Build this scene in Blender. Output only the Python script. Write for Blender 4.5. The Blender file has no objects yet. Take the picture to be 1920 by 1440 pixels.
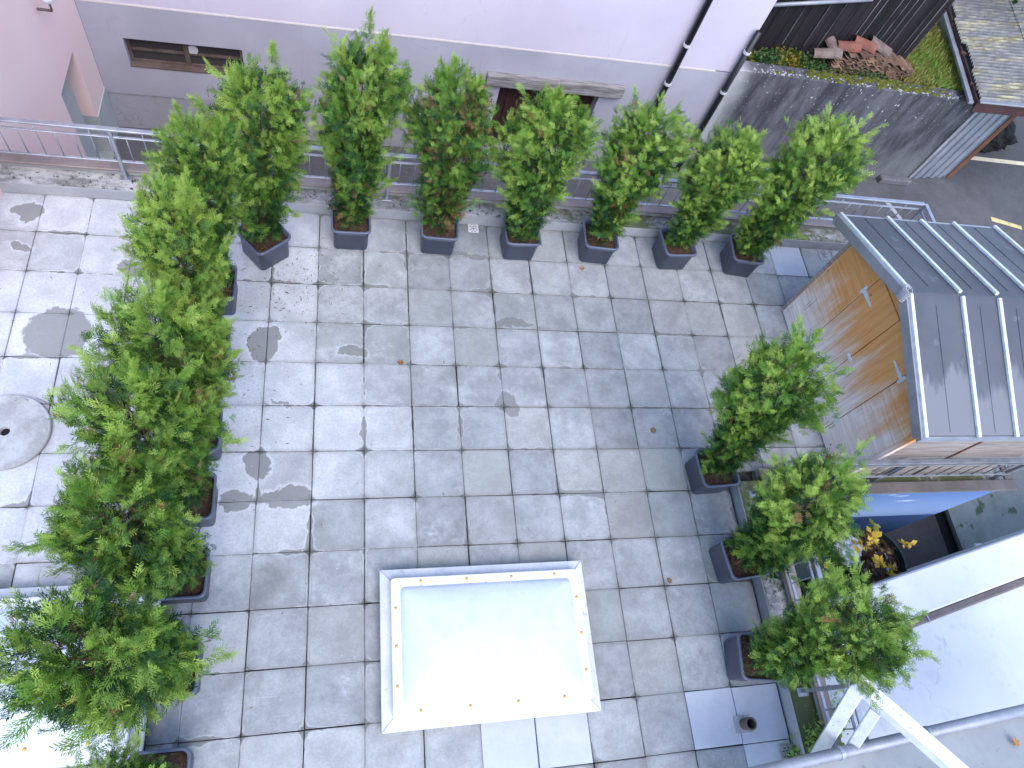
import bpy, bmesh, math, random
import numpy as np
from mathutils import Vector, Matrix
R_ = math.radians
random.seed(7)
rng = np.random.default_rng(11)
S = bpy.context.scene
COL = S.collection

# ---------------------------------------------------------------- camera
cam_d = bpy.data.cameras.new('camera'); cam = bpy.data.objects.new('camera', cam_d); COL.objects.link(cam)
cam_d.sensor_fit = 'HORIZONTAL'; cam_d.sensor_width = 36.0
cam_d.lens = 1312.45 / 1920 * 36.0
cam_d.clip_start = 0.05; cam_d.clip_end = 1500
rt = Vector((0.97050952, -0.09556855, 0.22130955)); fw = Vector((0.24064274, 0.43825724, -0.86603791))
up = rt.cross(fw).normalized()
M4 = Matrix((rt, up, -fw)).transposed().to_4x4()
M4.translation = Vector((0.73823, -5.14518, 6.76963))
cam.matrix_world = M4
S.camera = cam

# ---------------------------------------------------------------- sky, sun, exposure (overcast)
SUN_EL, SUN_AZ = R_(58), R_(172)          # azimuth measured from +Y towards +X
w = bpy.data.worlds.new('World'); S.world = w; w.use_nodes = True
nt = w.node_tree; nt.nodes.clear()
out = nt.nodes.new('ShaderNodeOutputWorld'); bg = nt.nodes.new('ShaderNodeBackground')
sky = nt.nodes.new('ShaderNodeTexSky'); sky.sky_type = 'NISHITA'; sky.sun_disc = False
sky.sun_elevation = SUN_EL; sky.sun_rotation = SUN_AZ
sky.air_density = 1.0; sky.dust_density = 2.0; sky.ozone_density = 2.2; sky.altitude = 400
bg.inputs['Strength'].default_value = 0.15
nt.links.new(sky.outputs[0], bg.inputs[0]); nt.links.new(bg.outputs[0], out.inputs[0])
sun_d = bpy.data.lights.new('sun', 'SUN'); sun = bpy.data.objects.new('sun', sun_d); COL.objects.link(sun)
sun_d.energy = 0.6; sun_d.angle = R_(50); sun_d.color = (1.0, 0.985, 0.97)
d = Vector((math.sin(SUN_AZ) * math.cos(SUN_EL), math.cos(SUN_AZ) * math.cos(SUN_EL), math.sin(SUN_EL)))
sun.rotation_euler = d.to_track_quat('Z', 'Y').to_euler()
sun.location = (0, 0, 20)
S.view_settings.view_transform = 'Standard'; S.view_settings.look = 'None'
S.view_settings.gamma = 1; S.view_settings.use_curve_mapping = False
S.view_settings.exposure = 1.68

# ---------------------------------------------------------------- material helpers
class N:
    def __init__(s, name):
        s.m = bpy.data.materials.new(name); s.m.use_nodes = True
        s.t = s.m.node_tree; s.t.nodes.clear()
        s.out = s.t.nodes.new('ShaderNodeOutputMaterial')
    def n(s, typ, **kw):
        nd = s.t.nodes.new(typ)
        for k, v in kw.items():
            if k.startswith('_'): setattr(nd, k[1:], v)
        return nd
    def l(s, a, b): s.t.links.new(a, b)
    def set(s, inp, v):
        if hasattr(v, 'is_output') or isinstance(v, bpy.types.NodeSocket): s.l(v, inp)
        else: inp.default_value = v
    def math(s, op, a, b=None, c=None, clamp=False):
        nd = s.t.nodes.new('ShaderNodeMath'); nd.operation = op; nd.use_clamp = clamp
        s.set(nd.inputs[0], a)
        if b is not None: s.set(nd.inputs[1], b)
        if c is not None: s.set(nd.inputs[2], c)
        return nd.outputs[0]
    def sm(s, v, a, b):                     # smoothstep a..b -> 0..1
        nd = s.t.nodes.new('ShaderNodeMapRange'); nd.interpolation_type = 'SMOOTHSTEP'
        s.set(nd.inputs[0], v); s.set(nd.inputs[1], a); s.set(nd.inputs[2], b)
        return nd.outputs[0]
    def mix(s, f, a, b, mode='MIX'):
        nd = s.t.nodes.new('ShaderNodeMix'); nd.data_type = 'RGBA'; nd.blend_type = mode
        s.set(nd.inputs[0], f); s.set(nd.inputs[6], a if not isinstance(a, tuple) else (*a, 1)[:4])
        s.set(nd.inputs[7], b if not isinstance(b, tuple) else (*b, 1)[:4])
        return nd.outputs[2]
    def pos(s): return s.t.nodes.new('ShaderNodeNewGeometry').outputs['Position']
    def obj(s): return s.t.nodes.new('ShaderNodeTexCoord').outputs['Object']
    def rnd(s): return s.t.nodes.new('ShaderNodeObjectInfo').outputs['Random']
    def scl(s, v, sc, off=(0, 0, 0)):
        nd = s.t.nodes.new('ShaderNodeMapping'); s.l(v, nd.inputs[0])
        nd.inputs['Scale'].default_value = sc; nd.inputs['Location'].default_value = off
        return nd.outputs[0]
    def noise(s, v, sc, det=4, rough=.55, dist=0):
        nd = s.t.nodes.new('ShaderNodeTexNoise'); s.l(v, nd.inputs['Vector'])
        nd.inputs['Scale'].default_value = sc; nd.inputs['Detail'].default_value = det
        nd.inputs['Roughness'].default_value = rough; nd.inputs['Distortion'].default_value = dist
        return nd.outputs[0]
    def vor(s, v, sc, feat='F1'):
        nd = s.t.nodes.new('ShaderNodeTexVoronoi'); nd.feature = feat; s.l(v, nd.inputs['Vector'])
        nd.inputs['Scale'].default_value = sc
        return nd.outputs[0]
    def xyz(s, v):
        nd = s.t.nodes.new('ShaderNodeSeparateXYZ'); s.l(v, nd.inputs[0]); return nd.outputs
    def fin(s, color, rough=.8, bump=None, bstr=.3, bdist=.01, metal=0.0, spec=.3, trans=0, coat=0):
        b = s.t.nodes.new('ShaderNodeBsdfPrincipled')
        s.set(b.inputs['Base Color'], color if not isinstance(color, tuple) else (*color, 1)[:4])
        s.set(b.inputs['Roughness'], rough); s.set(b.inputs['Metallic'], metal)
        b.inputs['Specular IOR Level'].default_value = spec
        if trans: b.inputs['Transmission Weight'].default_value = trans
        if coat: b.inputs['Coat Weight'].default_value = coat
        if bump is not None:
            bm = s.t.nodes.new('ShaderNodeBump'); bm.inputs['Strength'].default_value = bstr
            bm.inputs['Distance'].default_value = bdist; s.l(bump, bm.inputs['Height'])
            s.l(bm.outputs[0], b.inputs['Normal'])
        s.l(b.outputs[0], s.out.inputs[0])
        s.b = b
        return s.m

def mottled(name, a, b, sc=3, rough=.8, vary=.0, bump=.25, speck=None, metal=0.0, spec=.3, stretch=(1, 1, 1), space='pos', det=6):
    k = N(name); p = k.pos() if space == 'pos' else k.obj(); p = k.scl(p, stretch)
    n1 = k.noise(p, sc, det, .6); n2 = k.noise(p, sc * 9, 4, .6)
    f = k.sm(k.math('ADD', k.math('MULTIPLY', n1, .75), k.math('MULTIPLY', n2, .25)), .36, .64)
    c = k.mix(f, a, b)
    if vary:
        v = k.math('ADD', k.math('MULTIPLY', k.rnd(), vary * 2), 1 - vary)
        c = k.mix(1.0, c, v, 'MULTIPLY')
    if speck:
        c = k.mix(k.sm(k.noise(p, speck[0], 3, .6), speck[1], speck[1] + .06), c, speck[2])
    return k.fin(c, rough, n2, bump, .01, metal, spec)

MT = {}
# paving: grey concrete slabs with wet edges, lime bloom, damp patches
def paving_mat():
    k = N('paving_concrete'); p = k.pos(); o = k.obj(); x, y, z = k.xyz(p)[:3]; ox, oy, _ = k.xyz(o)[:3]
    big = k.noise(p, .55, 3, .5); med = k.noise(p, 3.2, 6, .65); fine = k.noise(p, 45, 5, .7); warp = k.noise(p, 6, 6, .65)
    r = k.rnd(); r2 = k.math('FRACT', k.math('MULTIPLY', r, 7.31)); r3 = k.math('FRACT', k.math('MULTIPLY', r, 23.7))
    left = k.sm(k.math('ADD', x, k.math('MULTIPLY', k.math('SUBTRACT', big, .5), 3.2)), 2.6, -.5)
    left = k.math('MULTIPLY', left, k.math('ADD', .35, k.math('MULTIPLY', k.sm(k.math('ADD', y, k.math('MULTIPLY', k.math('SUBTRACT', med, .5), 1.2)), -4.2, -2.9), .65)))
    base = k.mix(k.sm(k.math('ADD', k.math('MULTIPLY', med, .7), k.math('MULTIPLY', k.noise(p, 14, 6, .7), .3)), .34, .66), (.215, .222, .23), (.365, .375, .39))
    base = k.mix(1.0, base, k.math('ADD', k.math('MULTIPLY', r, .36), .83), 'MULTIPLY')
    base = k.mix(k.math('MULTIPLY', k.sm(r2, .72, .98), .35), base, (.34, .33, .295))
    base = k.mix(k.math('MULTIPLY', k.sm(r3, .80, .99), .30), base, (.27, .295, .275))
    # pale slabs: sky glare painted in on the left, plus random slab tone
    glare = k.sm(k.math('ADD', k.math('MULTIPLY', left, .75), k.math('MULTIPLY', r2, .45)), .45, 1.0)
    base = k.mix(k.math('MULTIPLY', glare, .85), base, k.mix(k.sm(med, .35, .7), (.50, .51, .545), (.64, .645, .675)))
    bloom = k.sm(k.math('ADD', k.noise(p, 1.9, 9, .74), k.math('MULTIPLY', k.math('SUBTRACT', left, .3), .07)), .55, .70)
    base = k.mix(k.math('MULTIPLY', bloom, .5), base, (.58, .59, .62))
    # rounded-square distance to the slab's edge, wandering
    q = k.math('ADD', k.math('POWER', k.math('ABSOLUTE', k.math('MULTIPLY', ox, 4.0)), 7.0), k.math('POWER', k.math('ABSOLUTE', k.math('MULTIPLY', oy, 4.0)), 7.0))
    q = k.math('POWER', q, 1 / 7)
    halo = k.math('MULTIPLY', k.sm(k.math('ADD', q, k.math('MULTIPLY', k.math('SUBTRACT', med, .5), .3)), .84, 1.03), .34)
    base = k.mix(halo, base, (.13, .13, .12))
    wid = k.noise(p, 1.15, 4, .6)
    e = k.math('ADD', q, k.math('MULTIPLY', k.math('SUBTRACT', warp, .5), .40))
    e = k.math('ADD', e, k.math('MULTIPLY', k.math('SUBTRACT', wid, .5), 1.25))
    e = k.math('ADD', e, k.math('MULTIPLY', left, .03))
    damp = k.sm(e, 1.075, 1.10); ring = k.math('MULTIPLY', k.sm(e, .99, 1.07), k.math('SUBTRACT', 1.0, damp))
    spots = [(-1.96, -1.23, .30, .31), (-.03, -1.27, .15, .23), (2.72, -.93, .26, .06), (2.55, -1.97, .13, .15), 
             (.28, -2.97, .25, .10), (-.02, -2.62, .10, .18), (-1.40, -.42, .16, .10), (-2.5, .25, .16, .13), (-2.45, -.22, .10, .08), (.88, -1.36, .13, .06),
             (-.18, -2.98, .15, .12), (2.2, .02, .28, .05), (.2, -1.98, .12, .025), (-1.55, -3.3, .2, .12)]
    wx = k.math('MULTIPLY', k.math('SUBTRACT', k.noise(p, 4.5, 5, .6), .5), .30); wy = k.math('MULTIPLY', k.math('SUBTRACT', k.noise(k.scl(p, (1, 1, 1), (7, 3, 2)), 4.5, 5, .6), .5), .30)
    xx = k.math('ADD', x, wx); yy = k.math('ADD', y, wy)
    for (sx, sy, rx, ry) in spots:
        dx = k.math('DIVIDE', k.math('SUBTRACT', xx, sx), rx); dy = k.math('DIVIDE', k.math('SUBTRACT', yy, sy), ry)
        dd = k.math('SQRT', k.math('ADD', k.math('MULTIPLY', dx, dx), k.math('MULTIPLY', dy, dy)))
        damp = k.math('MAXIMUM', damp, k.sm(dd, 1.03, .95)); ring = k.math('MAXIMUM', ring, k.math('MULTIPLY', k.sm(dd, 1.5, 1.05), k.sm(dd, .95, 1.03)))
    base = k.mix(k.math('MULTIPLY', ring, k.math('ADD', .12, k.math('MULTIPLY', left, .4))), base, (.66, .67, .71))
    c = k.mix(k.math('MULTIPLY', damp, k.math('ADD', .5, k.math('MULTIPLY', med, .35))), base, k.mix(fine, (.13, .13, .12), (.20, .195, .185)))
    # thin grime hugging the joints, moss in places
    gr = k.math('MULTIPLY', k.sm(k.math('ADD', q, k.math('MULTIPLY', k.math('SUBTRACT', k.noise(p, 22, 4, .65), .5), .12)), .985, 1.02), k.sm(k.noise(p, 2.1, 4, .6), .38, .6))
    c = k.mix(k.math('MULTIPLY', gr, .75), c, (.06, .06, .05))
    # scratches, rubbed arcs, grit and paint specks
    for rot, th_ in ((.5, .735), (2.1, .745)):
        mp = k.n('ShaderNodeMapping'); k.l(p, mp.inputs[0]); mp.inputs['Rotation'].default_value = (0, 0, rot); mp.inputs['Scale'].default_value = (1.5, 38, 1)
        sc = k.noise(mp.outputs[0], 1.2, 2, .5); c = k.mix(k.math('MULTIPLY', k.sm(sc, th_, th_ + .03), .28), c, (.64, .65, .68))
    c = k.mix(k.math('MULTIPLY', k.sm(k.noise(p, 70, 2, .5), .69, .74), .5), c, (.09, .085, .075))
    c = k.mix(k.math('MULTIPLY', k.sm(k.noise(p, 38, 2, .5), .745, .77), .7), c, (.72, .73, .74))
    c = k.mix(k.math('MULTIPLY', k.sm(fine, .35, .7), .30), c, (.19, .19, .185))
    rough = k.math('SUBTRACT', .68, k.math('MULTIPLY', damp, .33))
    return k.fin(c, rough, fine, .25, .004, 0, .45)
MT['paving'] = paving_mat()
MT['paving_pale'] = mottled('pale_slab', (.42, .44, .50), (.48, .50, .56), 2.2, .7, .03, .15)
MT['joint'] = mottled('joint_dirt', (.03, .03, .027), (.075, .075, .06), 14, .95)
MT['concrete'] = mottled('plain_concrete', (.27, .27, .265), (.38, .38, .375), 2.5, .85)
MT['flashing'] = mottled('grey_flashing', (.30, .30, .32), (.38, .38, .40), 1.5, .6, 0, .1)

def ledge_mat():
    k = N('mossy_ledge'); p = k.pos()
    a = k.noise(k.scl(p, (1, 2, 1)), 3.5, 7, .7); b = k.noise(p, 16, 6, .7); m = k.noise(p, 1.2, 3, .5)
    c = k.mix(k.sm(a, .35, .65), (.17, .17, .165), (.46, .45, .46))
    c = k.mix(k.sm(b, .56, .62), c, (.06, .058, .055))
    x = k.xyz(p)[0]
    mo = k.math('MULTIPLY', k.sm(x, 1.5, 5.0), k.sm(k.math('ADD', m, k.math('MULTIPLY', b, .5)), .62, .82))
    c = k.mix(mo, c, (.10, .115, .05))
    return k.fin(c, .9, b, .5, .01)
MT['ledge'] = ledge_mat()
MT['coping'] = mottled('brown_coping', (.20, .165, .155), (.29, .24, .225), 1.6, .5, 0, .1, None, .25, .4)
MT['coping_dark'] = mottled('dark_brown_coping', (.10, .085, .08), (.15, .13, .12), 1.6, .55, 0, .1, None, .2, .4)
MT['galv_dark'] = mottled('dark_galvanised_steel', (.15, .16, .175), (.24, .25, .27), 6, .55, .04, .06, None, .5, .4)  # darker galvanised tone for the railing between shed and painted wall
MT['galv'] = mottled('galvanised_steel', (.30, .315, .36), (.42, .44, .48), 6, .45, .04, .06, None, .65, .5)
MT['asphalt'] = mottled('asphalt', (.075, .073, .078), (.115, .112, .118), .5, .85, 0, .5, (26, .64, (.15, .15, .15)))

def render_mat(name, a, b, stain=(.3, .29, .3), amt=.3):
    k = N(name); p = k.pos()
    f = k.noise(p, .7, 4, .55); g = k.noise(k.scl(p, (5, 5, .5)), 1.2, 5, .65); h = k.noise(p, 60, 3, .6)
    c = k.mix(k.sm(f, .35, .65), a, b)
    c = k.mix(k.math('MULTIPLY', k.sm(g, .58, .78), amt), c, stain)
    cr = k.t.nodes.new('ShaderNodeTexVoronoi'); cr.feature = 'DISTANCE_TO_EDGE'; cr.inputs['Scale'].default_value = .55
    wp = k.n('ShaderNodeVectorMath'); wp.operation = 'ADD'; k.l(p, wp.inputs[0]); nz = k.n('ShaderNodeTexNoise'); k.l(p, nz.inputs['Vector']); nz.inputs['Scale'].default_value = 2.5; k.l(nz.outputs[1], wp.inputs[1]); k.l(wp.outputs[0], cr.inputs['Vector'])
    c = k.mix(k.math('MULTIPLY', k.sm(cr.outputs[0], .006, .002), k.math('MULTIPLY', k.sm(f, .5, .6), .35)), c, stain)
    c = k.mix(k.math('MULTIPLY', k.sm(k.noise(p, 2.6, 8, .72), .52, .72), amt * .45), c, stain)
    return k.fin(c, .88, h, .18, .006)
MT['lilac'] = render_mat('lilac_render', (.60, .54, .635), (.65, .59, .68), (.48, .43, .52), .3)
MT['greylilac'] = render_mat('grey_lilac_render', (.385, .37, .43), (.45, .435, .50), (.32, .30, .34), .45)
MT['plinth'] = render_mat('grey_plinth', (.34, .33, .37), (.43, .41, .455), (.17, .16, .17), .6)
MT['pink'] = render_mat('pink_render', (.93, .68, .64), (.94, .71, .67), (.84, .60, .58), .12)
MT['palegreen'] = render_mat('pale_green_grey', (.44, .46, .46), (.50, .52, .51), (.35, .36, .35), .2)
MT['cream'] = mottled('cream_line', (.74, .66, .60), (.80, .73, .68), 8, .8)
MT['white'] = render_mat('white_render', (.56, .58, .615), (.64, .66, .69), (.40, .41, .38), .55)
MT['beam'] = mottled('weathered_beam', (.16, .145, .14), (.36, .34, .335), 2.2, .9, 0, .6, None, 0, .2, (1.2, 14, 14))
MT['redwood'] = mottled('dark_red_boards', (.028, .011, .01), (.05, .02, .018), 3, .7, .2, .3, None, 0, .3, (9, 9, .6))
MT['brownframe'] = mottled('brown_window_frame', (.10, .07, .06), (.17, .125, .11), 4, .6, .1)
MT['glass'] = N('window_glass').fin((.05, .045, .045), .12, spec=.6)
MT['black'] = N('black_paint').fin((.012, .012, .014), .4, spec=.5)
MT['collar'] = N('pale_collar').fin((.62, .6, .62), .5)

def barn_mat():
    k = N('black_barn_boards'); p = k.pos(); o = k.scl(p, (16, 16, .5))
    f = k.noise(o, 1.6, 6, .7); c = k.mix(k.sm(f, .35, .7), (.007, .0055, .007), (.026, .019, .021))
    c = k.mix(k.math('MULTIPLY', k.sm(k.noise(k.scl(p, (30, 30, .4)), 1.1, 4, .6), .66, .74), .6), c, (.24, .22, .22))
    c = k.mix(1.0, c, k.math('ADD', .7, k.math('MULTIPLY', k.rnd(), .6)), 'MULTIPLY')
    return k.fin(c, .85, f, .5, .01)
MT['barn'] = barn_mat()
MT['batten'] = mottled('grey_batten', (.04, .036, .038), (.24, .22, .225), 3, .85, .4, .4, None, 0, .2, (12, 12, .7))

def oldconc():
    k = N('old_stained_concrete'); p = k.pos(); x, y, z = k.xyz(p)[:3]
    st = k.noise(k.scl(p, (2.4, 3, .62)), 1.6, 8, .72); f = k.noise(p, 1.4, 5, .6); g = k.noise(p, 22, 5, .7)
    low = k.sm(k.math('ADD', z, k.math('MULTIPLY', k.math('SUBTRACT', f, .5), 1.6)), -1.4, -2.9)
    c = k.mix(k.sm(st, .36, .66), (.042, .041, .050), (.125, .122, .135))
    c = k.mix(k.math('MULTIPLY', low, .6), c, (.22, .22, .215))
    c = k.mix(k.math('MULTIPLY', k.sm(k.noise(k.scl(p, (6, 6, .35)), 1.1, 4, .6), .64, .76), .55), c, (.33, .33, .34))
    sp = k.math('MULTIPLY', k.sm(k.noise(k.scl(p, (1, 1, .8)), 19, 3, .55), .675, .71), k.sm(z, -1.7, -.8))
    c = k.mix(sp, c, (.50, .49, .49))
    edge = k.sm(k.math('ADD', x, k.math('MULTIPLY', f, .6)), 8.2, 7.7); c = k.mix(k.math('MULTIPLY', edge, .8), c, (.5, .5, .5))
    c = k.mix(k.math('MULTIPLY', k.sm(k.noise(p, .9, 3, .5), .6, .75), k.math('MULTIPLY', low, .5)), c, (.17, .19, .10))
    return k.fin(c, .9, g, .5, .012)
MT['oldconc'] = oldconc()
MT['corrugated_wall'] = mottled('grey_sheet_metal', (.30, .32, .36), (.42, .44, .48), 2, .45, 0, .1, None, .5, .5)

def eternit():
    k = N('lichen_corrugated_sheet'); p = k.pos()
    a = k.noise(k.scl(p, (.45, 3.5, 1)), 1.3, 6, .65); b = k.noise(k.scl(p, (.35, 1.6, 1)), 9, 6, .7)
    c = k.mix(k.sm(b, .35, .65), (.14, .14, .145), (.25, .245, .24))
    c = k.mix(k.math('MULTIPLY', k.sm(a, .48, .66), .8), c, k.mix(k.sm(b, .4, .6), (.20, .18, .075), (.52, .47, .27)))
    vd = k.n('ShaderNodeVectorMath'); vd.operation = 'DOT_PRODUCT'; of = k.n('ShaderNodeVectorMath'); of.operation = 'SUBTRACT'; k.l(p, of.inputs[0]); of.inputs[1].default_value = (12.22, 4.42, -.16)
    dv_ = Vector((.68, 3.18, 0)).normalized(); k.l(of.outputs[0], vd.inputs[0]); vd.inputs[1].default_value = dv_
    val = k.math('SINE', k.math('MULTIPLY', vd.outputs['Value'], 2 * math.pi / .098))
    c = k.mix(k.math('MULTIPLY', k.sm(val, .1, -.8), .75), c, (.075, .075, .07))
    return k.fin(c, .92, b, .5, .01)
MT['eternit'] = eternit()
MT['fascia'] = mottled('oxblood_fascia', (.06, .028, .03), (.10, .05, .048), 2, .6, .1)
MT['rustbrown'] = mottled('rust_brown_board', (.12, .05, .028), (.18, .085, .05), 3, .7, .1)

def shedwood(name, axis):
    k = N(name); p = k.pos(); x, y, z = k.xyz(p)[:3]
    st = (1, 26, 1.3) if axis == 'v' else (1, 1.3, 26)
    g = k.noise(k.scl(p, st), 1.5, 6, .65, .4); f = k.noise(k.scl(p, (1, 7, 1.1)), 1.2, 5, .6); s = k.noise(k.scl(p, (1, 20, .8)), 1.1, 4, .6)
    c = k.mix(k.sm(g, .2, .8), (.66, .265, .075), (.82, .43, .16))
    c = k.mix(k.math('MULTIPLY', k.sm(g, .60, .72), .22), c, (.36, .14, .05))
    h = k.math('ADD', z, k.math('MULTIPLY', k.math('SUBTRACT', f, .5), 1.5))
    h = k.math('SUBTRACT', h, k.math('MULTIPLY', k.sm(y, -1.6, -2.9), .22))
    c = k.mix(k.sm(h, 1.25, .75), c, k.mix(k.sm(g, .4, .65), (.68, .45, .31), (.82, .62, .47)))
    c = k.mix(k.sm(h, .95, .40), c, k.mix(k.sm(g, .35, .65), (.70, .60, .57), (.88, .81, .80)))
    c = k.mix(k.math('MULTIPLY', k.sm(s, .64, .70), k.math('MULTIPLY', k.sm(z, 1.5, .8), .75)), c, (.14, .09, .065))
    kn = k.vor(k.scl(p, (1, 3.1, 2.3)), 1.3); c = k.mix(k.sm(kn, .055, .03), c, (.12, .045, .02))
    return k.fin(c, .6, g, .25, .004, 0, .35)
MT['shed_v'] = shedwood('honey_timber_upright_grain', 'v'); MT['shed_h'] = shedwood('honey_timber_level_grain', 'h')
MT['shed_side'] = mottled('weathered_side_boards', (.25, .20, .175), (.40, .34, .30), 2.5, .8, .12, .4, None, 0, .2, (.8, 1, 10))

def roofskin():
    k = N('slate_grey_roof_skin'); p = k.pos(); x, y, z = k.xyz(p)[:3]
    f = k.noise(p, 1.1, 4, .55); g = k.noise(p, 30, 4, .6)
    c = k.mix(k.sm(f, .35, .65), (.07, .072, .086), (.095, .098, .112))
    wetline = k.math('ADD', y, k.math('MULTIPLY', k.math('SUBTRACT', k.noise(k.scl(p, (2.4, .35, 1)), 1.4, 4, .6), .5), 1.6))
    dry = k.sm(wetline, -2.42, -2.58)
    c = k.mix(k.math('MULTIPLY', dry, .75), c, (.19, .195, .21))
    c = k.mix(k.math('MULTIPLY', k.sm(k.noise(p, 5, 3, .5), .66, .7), .3), c, (.20, .21, .23))
    return k.fin(c, k.math('ADD', .5, k.math('MULTIPLY', dry, .2)), g, .1, .003, 0, .3)
MT['roofskin'] = roofskin()
MT['pale_metal'] = mottled('pale_batten_cap', (.58, .62, .66), (.78, .82, .84), 12, .45, .04, .15, None, .3, .5)

def mural():
    k = N('sky_mural_paint'); p = k.pos(); x, y, z = k.xyz(p)[:3]
    cl = k.noise(k.scl(p, (.9, 1, 4.5)), 1.5, 5, .6); n = k.noise(p, .8, 3, .5)
    c = k.mix(k.sm(z, -.95, .2), (.22, .30, .47), (.075, .15, .33))
    c = k.mix(k.math('MULTIPLY', k.sm(n, .4, .6), .3), c, (.10, .18, .40))
    cm = k.math('MULTIPLY', k.sm(cl, .60, .72), k.sm(z, -.55, -.15))
    c = k.mix(k.math('MULTIPLY', cm, .85), c, (.70, .74, .80))
    c = k.mix(k.sm(z, -1.0, -1.012), c, k.mix(k.sm(n, .4, .6), (.02, .052, .14), (.03, .072, .175)))
    return k.fin(c, .75, n, .05, .003)
MT['mural'] = mural()
MT['brownfloor'] = mottled('brown_stone_floor', (.055, .042, .042), (.085, .068, .064), 2, .7)
MT['mossconc'] = mottled('mossy_concrete', (.20, .215, .19), (.30, .315, .29), .8, .9, 0, .3, (2.3, .62, (.10, .125, .07)))
MT['gutterbrown'] = mottled('brown_gutter', (.11, .085, .08), (.16, .125, .115), 3, .45, 0, .05, None, .2, .5)
MT['zinc'] = mottled('zinc_gutter', (.27, .28, .31), (.35, .36, .39), 3, .5, .03, .05, None, .4, .5)
MT['roofgrey'] = mottled('grey_roof_slab', (.30, .31, .31), (.37, .38, .375), 1.2, .8, 0, .2, (9, .66, (.24, .245, .22)))
MT['whitesteel'] = mottled('white_painted_steel', (.60, .61, .65), (.72, .73, .75), 9, .45, 0, .12, (24, .64, (.42, .42, .46)))
MT['potplastic'] = mottled('slate_blue_plastic', (.085, .10, .15), (.112, .128, .185), 3, .42, .08, .04, (10, .62, (.13, .14, .18)), 0, .5)
MT['soil'] = mottled('brown_soil', (.05, .03, .02), (.12, .07, .045), 30, .95, 0, 1.0, (55, .6, (.20, .12, .06)))
MT['bark'] = mottled('thuja_bark', (.10, .055, .035), (.20, .12, .08), 20, .9, 0, .6)
MT['skyframe'] = mottled('white_skylight_frame', (.62, .63, .65), (.70, .71, .73), 4, .4, 0, .05, (16, .64, (.48, .48, .47)), 0, .5)
MT['dirtyframe'] = mottled('white_sheet_upstand', (.52, .53, .58), (.64, .65, .69), 3, .45, 0, .05, (9, .62, (.46, .46, .49)))
def dome():
    k = N('opal_acrylic_dome')
    dp = k.pos(); dn_ = k.noise(dp, 5, 7, .7); b = k.fin(k.mix(k.sm(dn_, .4, .7), (.60, .66, .72), (.53, .59, .66)), k.math('ADD', .16, k.math('MULTIPLY', dn_, .25)), spec=.5); k.b.inputs['Subsurface Weight'].default_value = .25
    k.b.inputs['Subsurface Radius'].default_value = (.05, .05, .06); k.b.inputs['Coat Weight'].default_value = .3
    return b
MT['dome'] = dome()
MT['cap'] = N('amber_screw_cap').fin((.62, .36, .12), .5)
MT['lidconc'] = mottled('cast_concrete_lid', (.30, .30, .30), (.46, .46, .47), 4, .85, 0, .4, (9, .66, (.16, .16, .155)))
MT['drainplastic'] = N('pale_drain_plastic').fin((.62, .63, .65), .45)
MT['drainmetal'] = mottled('dull_drain_metal', (.32, .32, .33), (.45, .45, .46), 20, .5, 0, .1, None, .4)
MT['darkhole'] = N('dark_slot').fin((.01, .01, .01), .9)
MT['clay'] = mottled('clay_roof_tile', (.135, .08, .055), (.25, .15, .10), 6, .85, .4, .4, (14, .64, (.18, .14, .11)))
MT['clay_red'] = mottled('red_clay_ridge', (.17, .062, .046), (.24, .10, .072), 5, .85, .1, .3)
MT['clay_grey'] = mottled('lichen_grey_ridge', (.13, .092, .08), (.21, .16, .14), 6, .9, .1, .4)
MT['earth'] = mottled('mossy_earth', (.07, .08, .03), (.17, .17, .08), 6, .95, 0, .7)
MT['yellow'] = mottled('worn_yellow_paint', (.52, .40, .16), (.66, .55, .27), 7, .75, 0, .2, (18, .62, (.2, .19, .17)))
MT['cream_curb'] = mottled('cream_stone_curb', (.58, .49, .34), (.68, .60, .44), 6, .75)
MT['deadleaf'] = mottled('tan_dead_leaf', (.20, .09, .035), (.40, .22, .09), 30, .8, .3)
MT['needle'] = mottled('dry_needle_litter', (.06, .055, .03), (.17, .14, .06), 12, .9, 0, .1)
MT['red'] = N('red_plastic').fin((.55, .02, .02), .5)
MT['bag'] = mottled('pale_blue_plastic_bag', (.32, .36, .50), (.60, .63, .74), 9, .35, 0, .8)
MT['binplastic'] = N('dark_green_plastic').fin((.028, .05, .045), .5)
MT['lamp'] = N('lamp_white').fin((.75, .76, .78), .4)

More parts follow.
